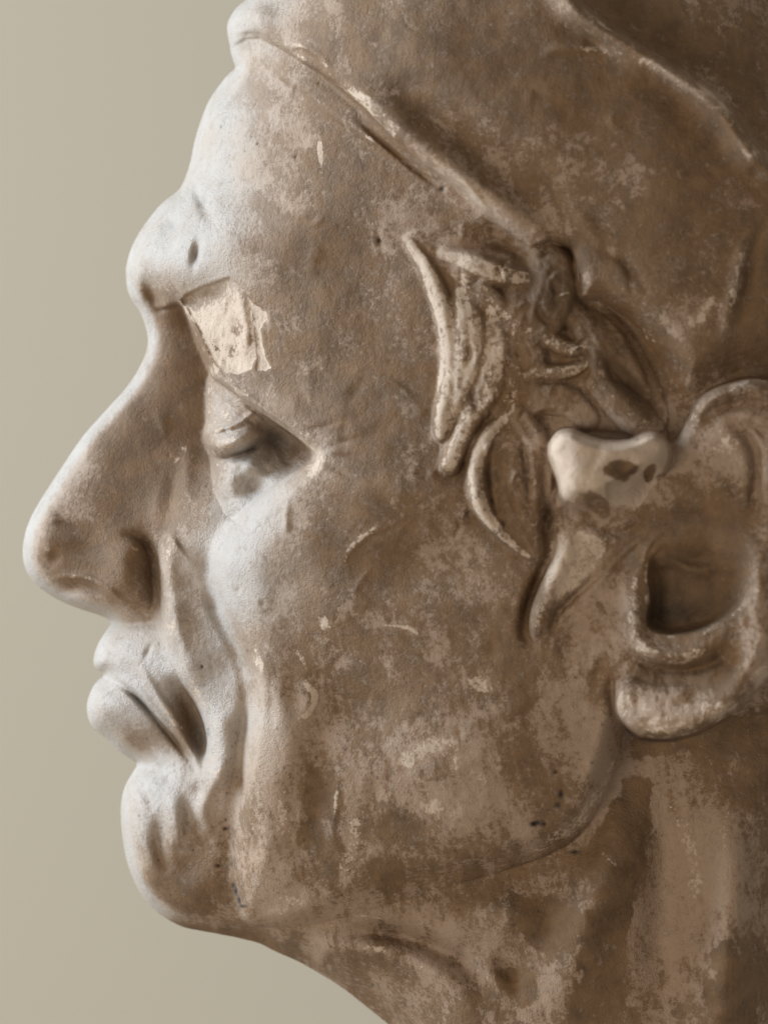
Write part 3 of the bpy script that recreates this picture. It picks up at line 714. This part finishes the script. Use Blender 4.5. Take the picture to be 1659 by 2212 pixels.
# the front of the face is painted paler and greyer, standing in for light
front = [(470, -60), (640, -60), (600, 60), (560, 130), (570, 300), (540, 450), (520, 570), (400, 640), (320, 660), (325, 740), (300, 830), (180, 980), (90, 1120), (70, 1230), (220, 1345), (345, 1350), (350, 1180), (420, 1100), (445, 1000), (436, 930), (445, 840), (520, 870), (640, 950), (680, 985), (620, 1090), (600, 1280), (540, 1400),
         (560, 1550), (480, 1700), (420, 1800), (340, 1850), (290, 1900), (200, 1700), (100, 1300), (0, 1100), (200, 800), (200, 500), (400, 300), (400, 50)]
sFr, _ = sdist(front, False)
front_lit = sstep(-150, 130, sFr + 26 * noise2(60, 71, 3))
pat_shade -= 0.36 * sstep(-150, 120, sFr + 26 * noise2(60, 71, 3))
for u, v, ru, rv, a in [(320, 960, 130, 190, .9), (200, 1190, 130, 90, .9), (390, 770, 70, 90, .8), (320, 640, 50, 26, .5), (300, 1600, 60, 40, .5), (420, 1900, 110, 80, .5), (400, 1570, 30, 80, .7), (420, 1330, 30, 110, .4)]:
    s_ = dab(u, v, ru, rv, a); front_lit[s_[0]] *= 1 - np.clip(s_[1], 0, 1)
    put(pat_shade, dab(u, v, ru, rv, .18 * a))  # nose side, brow underside, lip and chin: shade painted in with the glaze
rim_lit = sstep(40, 10, SD) * sstep(900, 700, GU) * sstep(2010, 1960, GV)  # thin highlight painted paler along the profile outline
pat_shade -= 0.34 * rim_lit; front_lit = np.maximum(front_lit, rim_lit)
for u, v, ru, rv, a in [(950, 1700, 360, 220, -.26), (1290, 1650, 80, 130, -.22), (600, 1700, 70, 200, -.14), (700, 620, 170, 220, .08), (800, 900, 200, 120, .06), (1150, 230, 300, 150, .12), (760, 1190, 140, 60, .12), (850, 1330, 220, 60, -.03), (1240, 1230, 60, 70, -.4), (1300, 990, 130, 90, -.8),
                        (860, 470, 70, 60, -.3), (990, 560, 70, 50, -.25), (1300, 1330, 120, 120, -.2), (1450, 1540, 140, 40, -.25), (1450, 1460, 100, 26, .2), (1560, 980, 140, 90, -.25), (1640, 1250, 50, 200, -.2), (1190, 640, 60, 90, .4), (1480, 1240, 110, 110, .5), (680, 1740, 24, 100, .42), (722, 1760, 14, 90, .35), (870, 1790, 66, 36, .38), (970, 1680, 50, 26, .3), (830, 1880, 60, 30, .3), (1120, 1650, 40, 60, .2), (780, 1480, 120, 70, .14), (1130, 1520, 30, 60, .25),
                        (150, 1210, 120, 60, .1), (300, 1590, 60, 36, .3), (330, 950, 110, 200, .16), (400, 760, 60, 90, .16), (330, 640, 40, 26, .2), (420, 1380, 26, 120, .18), (400, 1570, 26, 70, .4), (1450, 1950, 140, 300, -.26), (1000, 2060, 180, 100, -.24), (700, 1980, 160, 50, -.2), (300, 930, 90, 150, .1), (1600, 60, 120, 120, -.08), (1560, 1800, 120, 160, -.12), (1000, 2130, 160, 80, -.12), (420, 1900, 80, 60, .16),  # brown stains, with shade painted on nose side, below lip, mouth corner
                        (640, 300, 40, 140, -.06), (1060, 1060, 60, 110, .12), (1350, 880, 60, 50, .2), (1350, 800, 90, 50, .25), (1010, 420, 130, 40, -.1), (1480, 700, 70, 50, -.2), (1420, 300, 120, 120, .06)]:
    put(pat_shade, dab(u, v, ru, rv, a))
put(pat_shade, stroke([(860, 290), (960, 370), (1080, 460), (1180, 535)], 34, -.28)); put(pat_shade, stroke([(1270, 60), (1400, 130), (1520, 205), (1600, 280)], 26, -.2))


def zz(Z):
    return [(540.5 + x * .6743, 1298 + y * .6743) for x, y in Z]


for P in [zz([(1110, 720), (1180, 620), (1260, 560), (1290, 620), (1270, 800), (1240, 900), (1200, 1010), (1130, 960), (1080, 880), (1060, 850)]), zz([(1050, 1020), (1210, 980), (1200, 1150), (1170, 1400), (1020, 1400), (1060, 1200), (1040, 1100)]),
          zz([(800, 1190), (860, 1170), (900, 1210), (920, 1280), (880, 1290), (830, 1250)]), zz([(1490, 1110), (1540, 1090), (1590, 1180), (1620, 1290), (1600, 1400), (1480, 1400)]), zz([(900, 950), (1000, 960), (1060, 1060), (990, 1150), (920, 1120), (850, 1020), (840, 940)]),
          zz([(1230, 450), (1500, 380), (1560, 420), (1500, 500), (1400, 480), (1280, 500)]), [(1600, 640), (1670, 560), (1680, 780), (1590, 740)], [(1585, 1570), (1680, 1500), (1680, 1640), (1600, 1640)]]:
    sP, _ = sdist(P, True, pad=40)
    bb = box(min(p[0] for p in P) - 40, max(p[0] for p in P) + 40, min(p[1] for p in P) - 40, max(p[1] for p in P) + 40)
    put(pat_shade, (bb, 0.5 * sstep(-9, 14, sP[bb] + 20 * noise2(36, 76, 5, 0.7, 1.8, 85)[bb])))
# smears and rubbed streaks left by brush, rag and hand
for i in range(240):
    u = rng.uniform(480, 1660); v = rng.uniform(-10, 2210)
    if v < 560 and u > 700 or u > 950 and v < 700:
        th = math.radians(rng.normal(38, 16))
    elif v > 1350:
        th = math.radians(rng.normal(100, 26))
    else:
        th = math.radians(rng.normal(75, 45))
    L_ = rng.uniform(30, 150); k_ = rng.normal(0, .35); wd = rng.uniform(4, 20); am = rng.choice([-1, 1]) * rng.uniform(.08, .26)
    P = [(u + math.cos(th + k_ * t_) * L_ * t_, v + math.sin(th + k_ * t_) * L_ * t_) for t_ in (-.5, -.2, .1, .5)]
    s_ = stroke(P, wd, am)
    put(pat_shade, (s_[0], s_[1] * np.clip(.6 + .9 * noise2(16, 80, 3, .6, 2.5, 70)[s_[0]], 0, 1.4)))
# worn convex edges show paler plaster
fc = np.clip(f, 0, None)
cav = (fc - blur(fc, 14)) * sstep(20, 60, SD)
pale += 0.62 * sstep(3.0, 12.0, cav) * (0.55 + 0.45 * noise2(40, 72, 3))
pale += 0.95 * mCh * (0.74 + 0.28 * noise2(40, 73, 4) - .3 * sstep(500, 430, GU + .5 * (GV - 640))) + 0.75 * mC2
pale = np.maximum(pale, 0.9 * sstep(0, 16, sK) * sstep(1120, 1060, GV - 0.15 * (GU - 1300)))
for P, w_, a_ in [([(688, 285), (692, 330), (698, 400)], 7, .8), ([(625, 330), (640, 400), (646, 420)], 12, .4), ([(745, 1225), (750, 1195), (790, 1155), (860, 1110)], 9, .6), ([(690, 1310), (700, 1350), (715, 1365)], 14, .7), ([(755, 1352), (830, 1350), (880, 1356), (900, 1370), (912, 1395)], 6, .7), ([(625, 1385), (650, 1420), (665, 1450)], 7, .6),
                  ([(635, 1450), (660, 1480), (680, 1500), (668, 1540), (630, 1558)], 10, .9), ([(700, 1570), (735, 1555), (755, 1570)], 5, .6), ([(1185, 1000), (1190, 1100), (1220, 1230)], 10, .2), ([(790, 1640), (880, 1640), (960, 1600), (1050, 1600)], 34, .5),
                  ([(1020, 1620), (1040, 1680), (1070, 1700)], 22, .48), ([(860, 1765), (930, 1740), (990, 1735)], 30, .48), ([(940, 1470), (1040, 1480), (1110, 1500)], 26, .56), ([(600, 1660), (610, 1760), (600, 1860)], 22, .5), ([(760, 1660), (770, 1760), (750, 1860), (700, 1930)], 22, .52), ([(560, 1930), (640, 1950), (720, 1940)], 22, .48), ([(1000, 1820), (1060, 1815), (1130, 1790)], 5, .4), ([(1180, 1390), (1200, 1440), (1215, 1490)], 12, .4), ([(735, 1640), (725, 1730), (715, 1830)], 6, .5),
                  ([(1200, 105), (1260, 105), (1330, 115), (1400, 150)], 12, .4), ([(1290, 85), (1400, 135), (1500, 195), (1570, 250), (1640, 345)], 16, .5), ([(1640, 480), (1600, 560), (1585, 640), (1560, 740)], 14, .5), ([(1440, 660), (1520, 640), (1560, 690)], 26, .45), ([(880, 260), (910, 265), (930, 290)], 6, .4),
                  ([(880, 300), (990, 380), (1060, 450), (1150, 520)], 26, .6), ([(1440, 640), (1500, 690), (1540, 650), (1590, 700)], 22, .55), ([(1360, 690), (1400, 720), (1450, 760)], 16, .45), ([(1300, 1840), (1330, 1870)], 8, .5), ([(1335, 1560), (1325, 1640), (1290, 1720), (1230, 1790), (1120, 1845), (1000, 1885)], 24, .5), ([(1440, 1700), (1480, 1800), (1500, 1900), (1490, 2000)], 26, .5), ([(1420, 2000), (1400, 2100), (1420, 2200)], 24, .4), ([(950, 2060), (1060, 2120), (1120, 2200)], 26, .35), ([(1600, 1700), (1560, 1800), (1600, 1880)], 20, .4), ([(1000, 1700), (980, 1640)], 20, .4), ([(800, 1930), (900, 1920), (1000, 1880)], 12, .3), ([(380, 920), (400, 960), (370, 1000), (340, 1010)], 14, .35), ([(200, 1070), (260, 1060), (320, 1080)], 16, .3), ([(1230, 600), (1245, 640), (1220, 700)], 6, .2),
                  ([(760, 1975), (830, 1985)], 3, .6), ([(690, 2000), (760, 1998)], 3, .5), ([(1180, 740), (1275, 750)], 8, .5), ([(1184, 800), (1264, 790)], 8, .5), ([(870, 525), (930, 640), (954, 745), (950, 830), (935, 910)], 8, .7), ([(1020, 1050), (1030, 1100), (1080, 1150)], 12, .35)]:
    s_ = stroke(P, w_, a_)
    pale[s_[0]] = np.maximum(pale[s_[0]], s_[1])
for u, v, ru, rv, rot, k_ in [(1342, 1012, 30, 23, -10, .8), (1402, 1022, 12, 24, 25, .8), (1424, 1032, 7, 9, 0, .6), (1292, 1088, 44, 20, 42, .7), (1260, 1095, 20, 30, -10, .5)]:
    s_ = dab(u, v, ru, rv, 1.0, rot)
    m = k_ * sstep(.25, .5, s_[1] + .22 * noise2(26, 77, 3)[s_[0]])
    pale[s_[0]] *= 1 - m; pat_shade[s_[0]] = np.maximum(pat_shade[s_[0]], .8 * m)
for u, v, a, b in pits[:16]:
    put(dirt_shade, dab(u, v, a * 1.1, b * 1.1, 1.2))
put(dirt_shade, dab(1450, 1325, 80, 34, .7)); put(dirt_shade, dab(1480, 1240, 90, 80, .2)); put(dirt_shade, stroke([(1330, 1540), (1370, 1590), (1430, 1600), (1500, 1585)], 5, .6)); put(dirt_shade, stroke([(1340, 1470), (1400, 1460), (1500, 1450)], 14, .3))  # bowl stain, with shade painted at its bottom and below the rim
put(dirt_shade, stroke([(1330, 540), (1100, 540)], 10, 0)); put(dirt_shade, stroke([(470, 990), (500, 985), (540, 972), (590, 965)], 6, .45)); put(dirt_shade, dab(606, 950, 30, 15, .6, 30)); put(dirt_shade, dab(370, 490, 10, 12, .3)); put(dirt_shade, dab(424, 552, 5, 14, .4)); put(dirt_shade, dab(440, 432, 5, 14, .25)); put(dirt_shade, dab(322, 640, 10, 22, .2)); put(dirt_shade, stroke([(500, 990), (540, 975), (570, 955)], 5, .4)); put(dirt_shade, stroke([(268, 1486), (300, 1510), (330, 1545), (360, 1585)], 4, .4)); put(dirt_shade, stroke([(1290, 760), (1400, 880)], 30, .3)); put(dirt_shade, dab(1190, 640, 50, 70, .42))  # shade painted in the eye socket and by the ear, plus brow dirt
for i in range(520):
    if rng.random() < 0.7:
        u = rng.normal(780, 260); v = rng.normal(1720, 170)
    else:
        u = rng.uniform(420, 1640); v = rng.uniform(200, 2200)
    put(dirt_shade, dab(u, v, rng.uniform(1.5, 2.6), rng.uniform(1.5, 3.4), rng.uniform(.3, .9)))
for k, a_ in (('a', .66), ('b', .6), ('c', .54), ('d', .64), ('g', .6), ('i', .4), ('j', .4), ('k', .35), ('l', .3), ('p', .45), ('r', .3)):
    s_ = stroke([(p[0], p[1], p[2] * .85, a_) for p in LOCKS[k]], prof='plate')
    pale[s_[0]] = np.maximum(pale[s_[0]], s_[1])
for P, a_ in (([(1200, 1150), (1290, 1150), (1310, 1190), (1260, 1260), (1200, 1300), (1160, 1340), (1175, 1260)], .62), ([(1340, 1490), (1420, 1520), (1520, 1510), (1560, 1540), (1480, 1580), (1400, 1585), (1350, 1555)], .45), ([(450, 840), (520, 890), (560, 930), (500, 970), (445, 945)], .35),
              ([(1480, 900), (1600, 850), (1680, 860), (1680, 1120), (1620, 1110), (1560, 1000)], .3), ([(1380, 1200), (1400, 1380), (1480, 1420), (1590, 1380), (1560, 1410), (1440, 1440), (1360, 1390), (1360, 1250)], .45)):
    sP, _ = sdist(P, True, pad=30)
    pale = np.maximum(pale, a_ * sstep(-14, 16, sP))
pat_shade = np.clip(pat_shade, 0, 1); pale = np.clip(pale, 0, 1); dirt_shade = np.clip(dirt_shade, 0, 1)

# which part of the bust each place belongs to: 0 head, 1 cap, 2 ear, 3 eye, 4 knob of ear, 10+ hair locks
part = np.zeros((NV, NU), int)
part[sC > 0] = np.where((sB < 2)[sC > 0], 3, 0)
part[sH > 0] = 9
part[(lockmap > 0) & (sH > -6)] = (9 + lockmap)[(lockmap > 0) & (sH > -6)]
part[sCap > 0] = np.where((sH > 0)[sCap > 0], part[sCap > 0], 1)
part[sE > 0] = 2
part[sK > 0] = 2
print('maps', time.time() - T0)

# ------------------------------------------------------------------ surface nets on |y| = f(u, v)
def axis(lo, a, b, hi, fine, coarse):
    return np.concatenate([np.arange(lo, a, coarse), np.arange(a, b, fine), np.arange(b, hi + coarse, coarse)])


def samp(M, u, v):
    x = np.clip((u - U0) / ST, 0, NU - 1.001); y = np.clip((v - V0) / ST, 0, NV - 1.001)
    i = x.astype(int); j = y.astype(int); fx = x - i; fy = y - j
    return (M[j, i] * (1 - fx) + M[j, i + 1] * fx) * (1 - fy) + (M[j + 1, i] * (1 - fx) + M[j + 1, i + 1] * fx) * fy


def nets(au, av, ay):
    uu, vv = np.meshgrid(au, av, indexing='ij')
    f2 = samp(f, uu, vv).astype(np.float32)
    f2[0, :] = f2[-1, :] = -50; f2[:, 0] = f2[:, -1] = -50
    nu, nv, ny = len(au), len(av), len(ay)
    absy = np.abs(ay).astype(np.float32)
    keys = []; pos = []; quads = []

    def key(i, j, k):
        return (k.astype(np.int64) * nv + j) * nu + i
    for k in range(ny - 1):
        F0 = absy[k] - f2; F1 = absy[k + 1] - f2
        s0 = F0 < 0; s1 = F1 < 0
        cnt = (s0[:-1, :-1].astype(np.int8) + s0[1:, :-1] + s0[:-1, 1:] + s0[1:, 1:] + s1[:-1, :-1] + s1[1:, :-1] + s1[:-1, 1:] + s1[1:, 1:])
        I, J = np.nonzero((cnt > 0) & (cnt < 8))
        if len(I):
            cs = {}
            for a in (0, 1):
                for b in (0, 1):
                    cs[a, b, 0] = F0[I + a, J + b]; cs[a, b, 1] = F1[I + a, J + b]
            acc = np.zeros((len(I), 3)); num = np.zeros(len(I))
            for e0, e1 in [((0, 0, 0), (1, 0, 0)), ((0, 1, 0), (1, 1, 0)), ((0, 0, 1), (1, 0, 1)), ((0, 1, 1), (1, 1, 1)), ((0, 0, 0), (0, 1, 0)), ((1, 0, 0), (1, 1, 0)), ((0, 0, 1), (0, 1, 1)), ((1, 0, 1), (1, 1, 1)), ((0, 0, 0), (0, 0, 1)), ((1, 0, 0), (1, 0, 1)), ((0, 1, 0), (0, 1, 1)), ((1, 1, 0), (1, 1, 1))]:
                a = cs[e0]; b = cs[e1]
                m = (a < 0) != (b < 0)
                t = np.where(m, a / np.where(m, a - b, 1), 0)
                for d in range(3):
                    acc[:, d] += np.where(m, e0[d] + t * (e1[d] - e0[d]), 0)
                num += m
            acc /= num[:, None]
            P = np.stack([au[I] + acc[:, 0] * (au[I + 1] - au[I]), av[J] + acc[:, 1] * (av[J + 1] - av[J]), ay[k] + acc[:, 2] * (ay[k + 1] - ay[k])], 1)
            keys.append(key(I, J, np.full(len(I), k))); pos.append(P)
        # edges along y between layers k and k+1
        I, J = np.nonzero(s0 != s1)
        ok = (I > 0) & (J > 0) & (I < nu - 1) & (J < nv - 1)
        I, J = I[ok], J[ok]; K = np.full(len(I), k)
        q = np.stack([key(I - 1, J - 1, K), key(I, J - 1, K), key(I, J, K), key(I - 1, J, K)], 1)
        fl = s0[I, J]
        quads.append(np.where(fl[:, None], q, q[:, ::-1]))
        if k > 0:
            I, J = np.nonzero(s0[:-1] != s0[1:])        # edges along u in layer k
            ok = (J > 0) & (J < nv - 1); I, J = I[ok], J[ok]; K = np.full(len(I), k)
            q = np.stack([key(I, J - 1, K - 1), key(I, J, K - 1), key(I, J, K), key(I, J - 1, K)], 1)
            fl = s0[I, J]
            quads.append(np.where(fl[:, None], q, q[:, ::-1]))
            I, J = np.nonzero(s0[:, :-1] != s0[:, 1:])
            ok = (I > 0) & (I < nu - 1); I, J = I[ok], J[ok]; K = np.full(len(I), k)
            q = np.stack([key(I - 1, J, K - 1), key(I, J, K - 1), key(I, J, K), key(I - 1, J, K)], 1)
            fl = s0[I, J]
            quads.append(np.where(fl[:, None], q[:, ::-1], q))
    keys = np.concatenate(keys); pos = np.concatenate(pos); quads = np.concatenate(quads)
    order = np.argsort(keys); keys = keys[order]; pos = pos[order]
    Q = np.searchsorted(keys, quads)

    return pos, Q


FN = 3.0
pos1, Q1 = nets(axis(20, 36, 1676, 2200, FN, 14.0), axis(-316, -18, 2230, 2620, FN, 14.0), np.arange(-270.0, 930, FN))
pos2, Q2 = nets(np.arange(20.0, 2210, 12), np.arange(-316.0, 2630, 12), np.arange(-918.0, -250, 12))   # far side of the head, out of sight
pos = np.vstack([pos1, pos2]); Q = np.vstack([Q1, Q2 + len(pos1)])
print('nets', len(pos), len(Q), time.time() - T0)

# light smoothing takes the grid steps away
ed = np.concatenate([Q[:, [0, 1]], Q[:, [1, 2]], Q[:, [2, 3]], Q[:, [3, 0]]])
n = len(pos)
deg = np.maximum(np.bincount(ed.ravel(), minlength=n), 1)[:, None]


def lap(p):
    s = np.zeros_like(p)
    for d in range(3):
        s[:, d] = np.bincount(ed[:, 0], p[ed[:, 1], d], n) + np.bincount(ed[:, 1], p[ed[:, 0], d], n)
    return s / deg - p


for lamb in (0.6, -0.5, 0.6, -0.5, 0.5):
    pos = pos + lamb * lap(pos)

pu, pv, pd = pos.T
wear_light = np.stack([samp(pat_shade, pu, pv), samp(pale, pu, pv), samp(dirt_shade, pu, pv), samp(front_lit, pu, pv)], 1).astype(np.float32)
sc_ = 1 - (np.abs(pd) - D0) / DC          # real size of what the lens sees nearer or farther
world = np.stack([(pu - CU) * sc_ * PX, -pd * PX, (CV - pv) * sc_ * PX], 1)
# vertex normals
a_, b_, c_, d_ = (world[Q[:, i]] for i in range(4))
fn = np.cross(c_ - a_, d_ - b_)
vn = np.zeros_like(world)
for d in range(3):
    for i in range(4):
        vn[:, d] += np.bincount(Q[:, i], fn[:, d], n)
vn /= np.linalg.norm(vn, axis=1)[:, None] + 1e-20
if vn[np.argmin(world[:, 1]), 1] > 0:
    Q = Q[:, ::-1]; vn = -vn

# ------------------------------------------------------------------ materials
def nd(nt, kind, **kw):
    x = nt.nodes.new(kind)
    for k, v in kw.items():
        setattr(x, k, v)
    return x


def plaster():
    m = bpy.data.materials.new('stained_plaster'); m.use_nodes = True
    nt = m.node_tree; L = nt.links.new
    bs = nt.nodes['Principled BSDF']
    at = nd(nt, 'ShaderNodeAttribute', attribute_name='wear_light')
    sep = nd(nt, 'ShaderNodeSeparateColor'); L(at.outputs['Color'], sep.inputs[0])
    tc = nd(nt, 'ShaderNodeTexCoord')

    def noise(scale, det=6, rough=0.6, dist=0.0):
        x = nd(nt, 'ShaderNodeTexNoise'); x.inputs['Scale'].default_value = scale; x.inputs['Detail'].default_value = det
        x.inputs['Roughness'].default_value = rough; x.inputs['Distortion'].default_value = dist
        L(tc.outputs['Object'], x.inputs['Vector']); return x.outputs['Fac']

    def math_(op, a, b=None, clamp=False):
        x = nd(nt, 'ShaderNodeMath', operation=op, use_clamp=clamp)
        for i, s in enumerate((a, b)):
            if s is None: continue
            if isinstance(s, (int, float)): x.inputs[i].default_value = s
            else: L(s, x.inputs[i])
        return x.outputs[0]

    def ramp(fac, stops):
        r = nd(nt, 'ShaderNodeValToRGB')
        while len(r.color_ramp.elements) < len(stops): r.color_ramp.elements.new(0.5)
        for e, (p, c) in zip(r.color_ramp.elements, stops):
            e.position = p; e.color = (*c, 1) if len(c) == 3 else c
        L(fac, r.inputs[0]); return r.outputs[0]

    def mix(fac, a, b, blend='MIX'):
        x = nd(nt, 'ShaderNodeMix', data_type='RGBA', blend_type=blend)
        if isinstance(fac, (int, float)): x.inputs[0].default_value = fac
        else: L(fac, x.inputs[0])
        for i, s in ((6, a), (7, b)):
            if isinstance(s, tuple): x.inputs[i].default_value = (*s, 1)
            else: L(s, x.inputs[i])
        return x.outputs[2]
    big = noise(45, 4, 0.55, 0.2); mid = noise(190, 6, 0.62, 0.15); fine = noise(850, 5, 0.65); grain = noise(2600, 3, 0.6)

    def off(src, amt):
        return math_('MULTIPLY', math_('SUBTRACT', src, 0.5), amt)
    # plaster below: pinkish, painted greyer and whiter where front light falls
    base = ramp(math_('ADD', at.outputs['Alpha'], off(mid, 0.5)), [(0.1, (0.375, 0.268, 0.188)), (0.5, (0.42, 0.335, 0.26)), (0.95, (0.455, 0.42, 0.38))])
    base = mix(math_('MULTIPLY', ramp(mid, [(0.35, (0, 0, 0)), (0.65, (1, 1, 1))]), 0.35), base, (0.345, 0.25, 0.172))
    # brown glaze, rubbed through in speckles
    t = math_('ADD', sep.outputs[0], off(big, 0.5))
    t = math_('ADD', t, off(mid, 0.55))
    t = math_('ADD', t, off(fine, 0.72))
    t = math_('ADD', t, off(grain, 0.4))
    g = ramp(t, [(0.27, (0, 0, 0)), (0.42, (.30, .30, .30)), (0.49, (.78, .78, .78)), (0.64, (1, 1, 1))])
    glaze = mix(math_('ADD', 0.5, off(mid, 2.2), True), (0.085, 0.047, 0.018), (0.225, 0.130, 0.060))
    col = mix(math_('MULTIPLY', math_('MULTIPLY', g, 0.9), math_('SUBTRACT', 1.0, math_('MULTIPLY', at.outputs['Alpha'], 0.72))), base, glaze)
    # bare plaster where everything is rubbed away
    p = math_('ADD', sep.outputs[1], off(mid, 0.9))
    p = math_('ADD', p, math_('ADD', off(fine, 1.25), off(grain, 0.6)))
    p = ramp(p, [(0.44, (0, 0, 0)), (0.56, (1, 1, 1))])
    col = mix(math_('MULTIPLY', p, 0.9), col, mix(mid, (0.46, 0.345, 0.25), (0.63, 0.51, 0.39)))
    # single flecks
    fl = nd(nt, 'ShaderNodeTexNoise'); fl.inputs['Scale'].default_value = 420; fl.inputs['Detail'].default_value = 8; fl.inputs['Roughness'].default_value = 0.7; fl.inputs['Distortion'].default_value = 0.3
    L(tc.outputs['Object'], fl.inputs['Vector'])
    sp = ramp(fl.outputs['Fac'], [(0.58, (0, 0, 0)), (0.64, (1, 1, 1))])
    col = mix(math_('MULTIPLY', sp, 0.22), col, (0.50, 0.40, 0.31))
    ds = ramp(fl.outputs['Fac'], [(0.30, (1, 1, 1)), (0.36, (0, 0, 0))])
    col = mix(math_('MULTIPLY', ds, math_('MULTIPLY', sep.outputs[0], 0.55)), col, (0.13, 0.085, 0.045))
    # dark dirt and painted crease shade
    dn = math_('MULTIPLY', sep.outputs[2], math_('ADD', 0.6, math_('MULTIPLY', fine, 0.8)), True)
    col = mix(dn, col, (0.035, 0.026, 0.02))
    L(col, bs.inputs['Base Color'])
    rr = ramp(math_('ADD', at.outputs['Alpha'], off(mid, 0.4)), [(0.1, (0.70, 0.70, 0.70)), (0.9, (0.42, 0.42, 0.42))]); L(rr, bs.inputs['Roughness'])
    bs.inputs['Specular IOR Level'].default_value = 0.38
    b1 = nd(nt, 'ShaderNodeBump'); b1.inputs['Strength'].default_value = 1.0; b1.inputs['Distance'].default_value = 0.0006
    hsum = math_('ADD', math_('MULTIPLY', mid, 0.35), math_('ADD', math_('MULTIPLY', fine, 0.65), math_('MULTIPLY', grain, 0.45)))
    hsum = math_('ADD', hsum, math_('MULTIPLY', sp, 0.12))
    L(hsum, b1.inputs['Height']); L(b1.outputs[0], bs.inputs['Normal'])
    return m


MAT = plaster()

# ------------------------------------------------------------------ the bust and its parts
col_ = sc.collection
bust = bpy.data.objects.new('plaster_bust', None); col_.objects.link(bust)
bust.location = (0.05, 0, (CV - 2620) * PX)
bust['label'] = 'stained plaster bust in left profile, man in a cap with chipped brow'
bust['category'] = 'bust'
bpy.context.view_layer.update()

cen = pos[Q].mean(1)
ci = np.clip(np.round((cen[:, 0] - U0) / ST).astype(int), 0, NU - 1); cj = np.clip(np.round((cen[:, 1] - V0) / ST).astype(int), 0, NV - 1)
pf = part[cj, ci]
pf[(cen[:, 2] < 0) & (pf != 1)] = 0
pf[(cen[:, 2] < 150) & (pf > 1) & (pf != 3)] = 0
names = {0: 'head', 1: 'cap', 2: 'ear', 3: 'eye', 9: 'hair'}
plabels = {1: 'brown stained cap with a folded edge', 2: 'ear with a deep bowl and a pale broken knob', 3: 'heavy eyelid and pouch in a deep socket'}
off = np.array(bust.location)
for pid in sorted(set(pf.tolist())):
    sel = Q[pf == pid]
    used, inv = np.unique(sel, return_inverse=True)
    me = bpy.data.meshes.new(names.get(pid, 'hair_lock'))
    me.vertices.add(len(used)); me.vertices.foreach_set('co', (world[used] - off).astype(np.float32).ravel())
    nf = len(sel)
    me.loops.add(nf * 4); me.loops.foreach_set('vertex_index', inv.astype(np.int32).ravel())
    me.polygons.add(nf); me.polygons.foreach_set('loop_start', np.arange(0, nf * 4, 4, dtype=np.int32)); me.polygons.foreach_set('loop_total', np.full(nf, 4, np.int32))
    me.update(); me.validate()
    me.polygons.foreach_set('use_smooth', np.ones(len(me.polygons), bool))
    ca = me.color_attributes.new('wear_light', 'FLOAT_COLOR', 'POINT'); ca.data.foreach_set('color', wear_light[used].ravel())
    me.normals_split_custom_set_from_vertices(vn[used].astype(np.float32))
    me.materials.append(MAT)
    o = bpy.data.objects.new(names.get(pid, 'hair_lock'), me); col_.objects.link(o); o.parent = bust
    if pid in plabels:
        o['label'] = plabels[pid]
    print(o.name, nf)

# ------------------------------------------------------------------ wall far behind
wm = bpy.data.materials.new('painted_wall'); wm.use_nodes = True
nt = wm.node_tree; bs = nt.nodes['Principled BSDF']
nz = nd(nt, 'ShaderNodeTexNoise'); nz.inputs['Scale'].default_value = 3; nz.inputs['Detail'].default_value = 3
rp = nd(nt, 'ShaderNodeValToRGB'); rp.color_ramp.elements[0].color = (0.46, 0.42, 0.33, 1); rp.color_ramp.elements[1].color = (0.52, 0.48, 0.39, 1)
nt.links.new(nz.outputs['Fac'], rp.inputs[0]); nt.links.new(rp.outputs[0], bs.inputs['Base Color']); bs.inputs['Roughness'].default_value = 0.9
me = bpy.data.meshes.new('wall')
me.from_pydata([(-3, 1.5, -2), (3, 1.5, -2), (3, 1.5, 2.5), (-3, 1.5, 2.5)], [], [(0, 1, 2, 3)])
me.materials.append(wm)
wall = bpy.data.objects.new('wall', me); col_.objects.link(wall)
wall['kind'] = 'structure'; wall['label'] = 'plain beige wall out of focus behind the bust'
print('done', time.time() - T0)
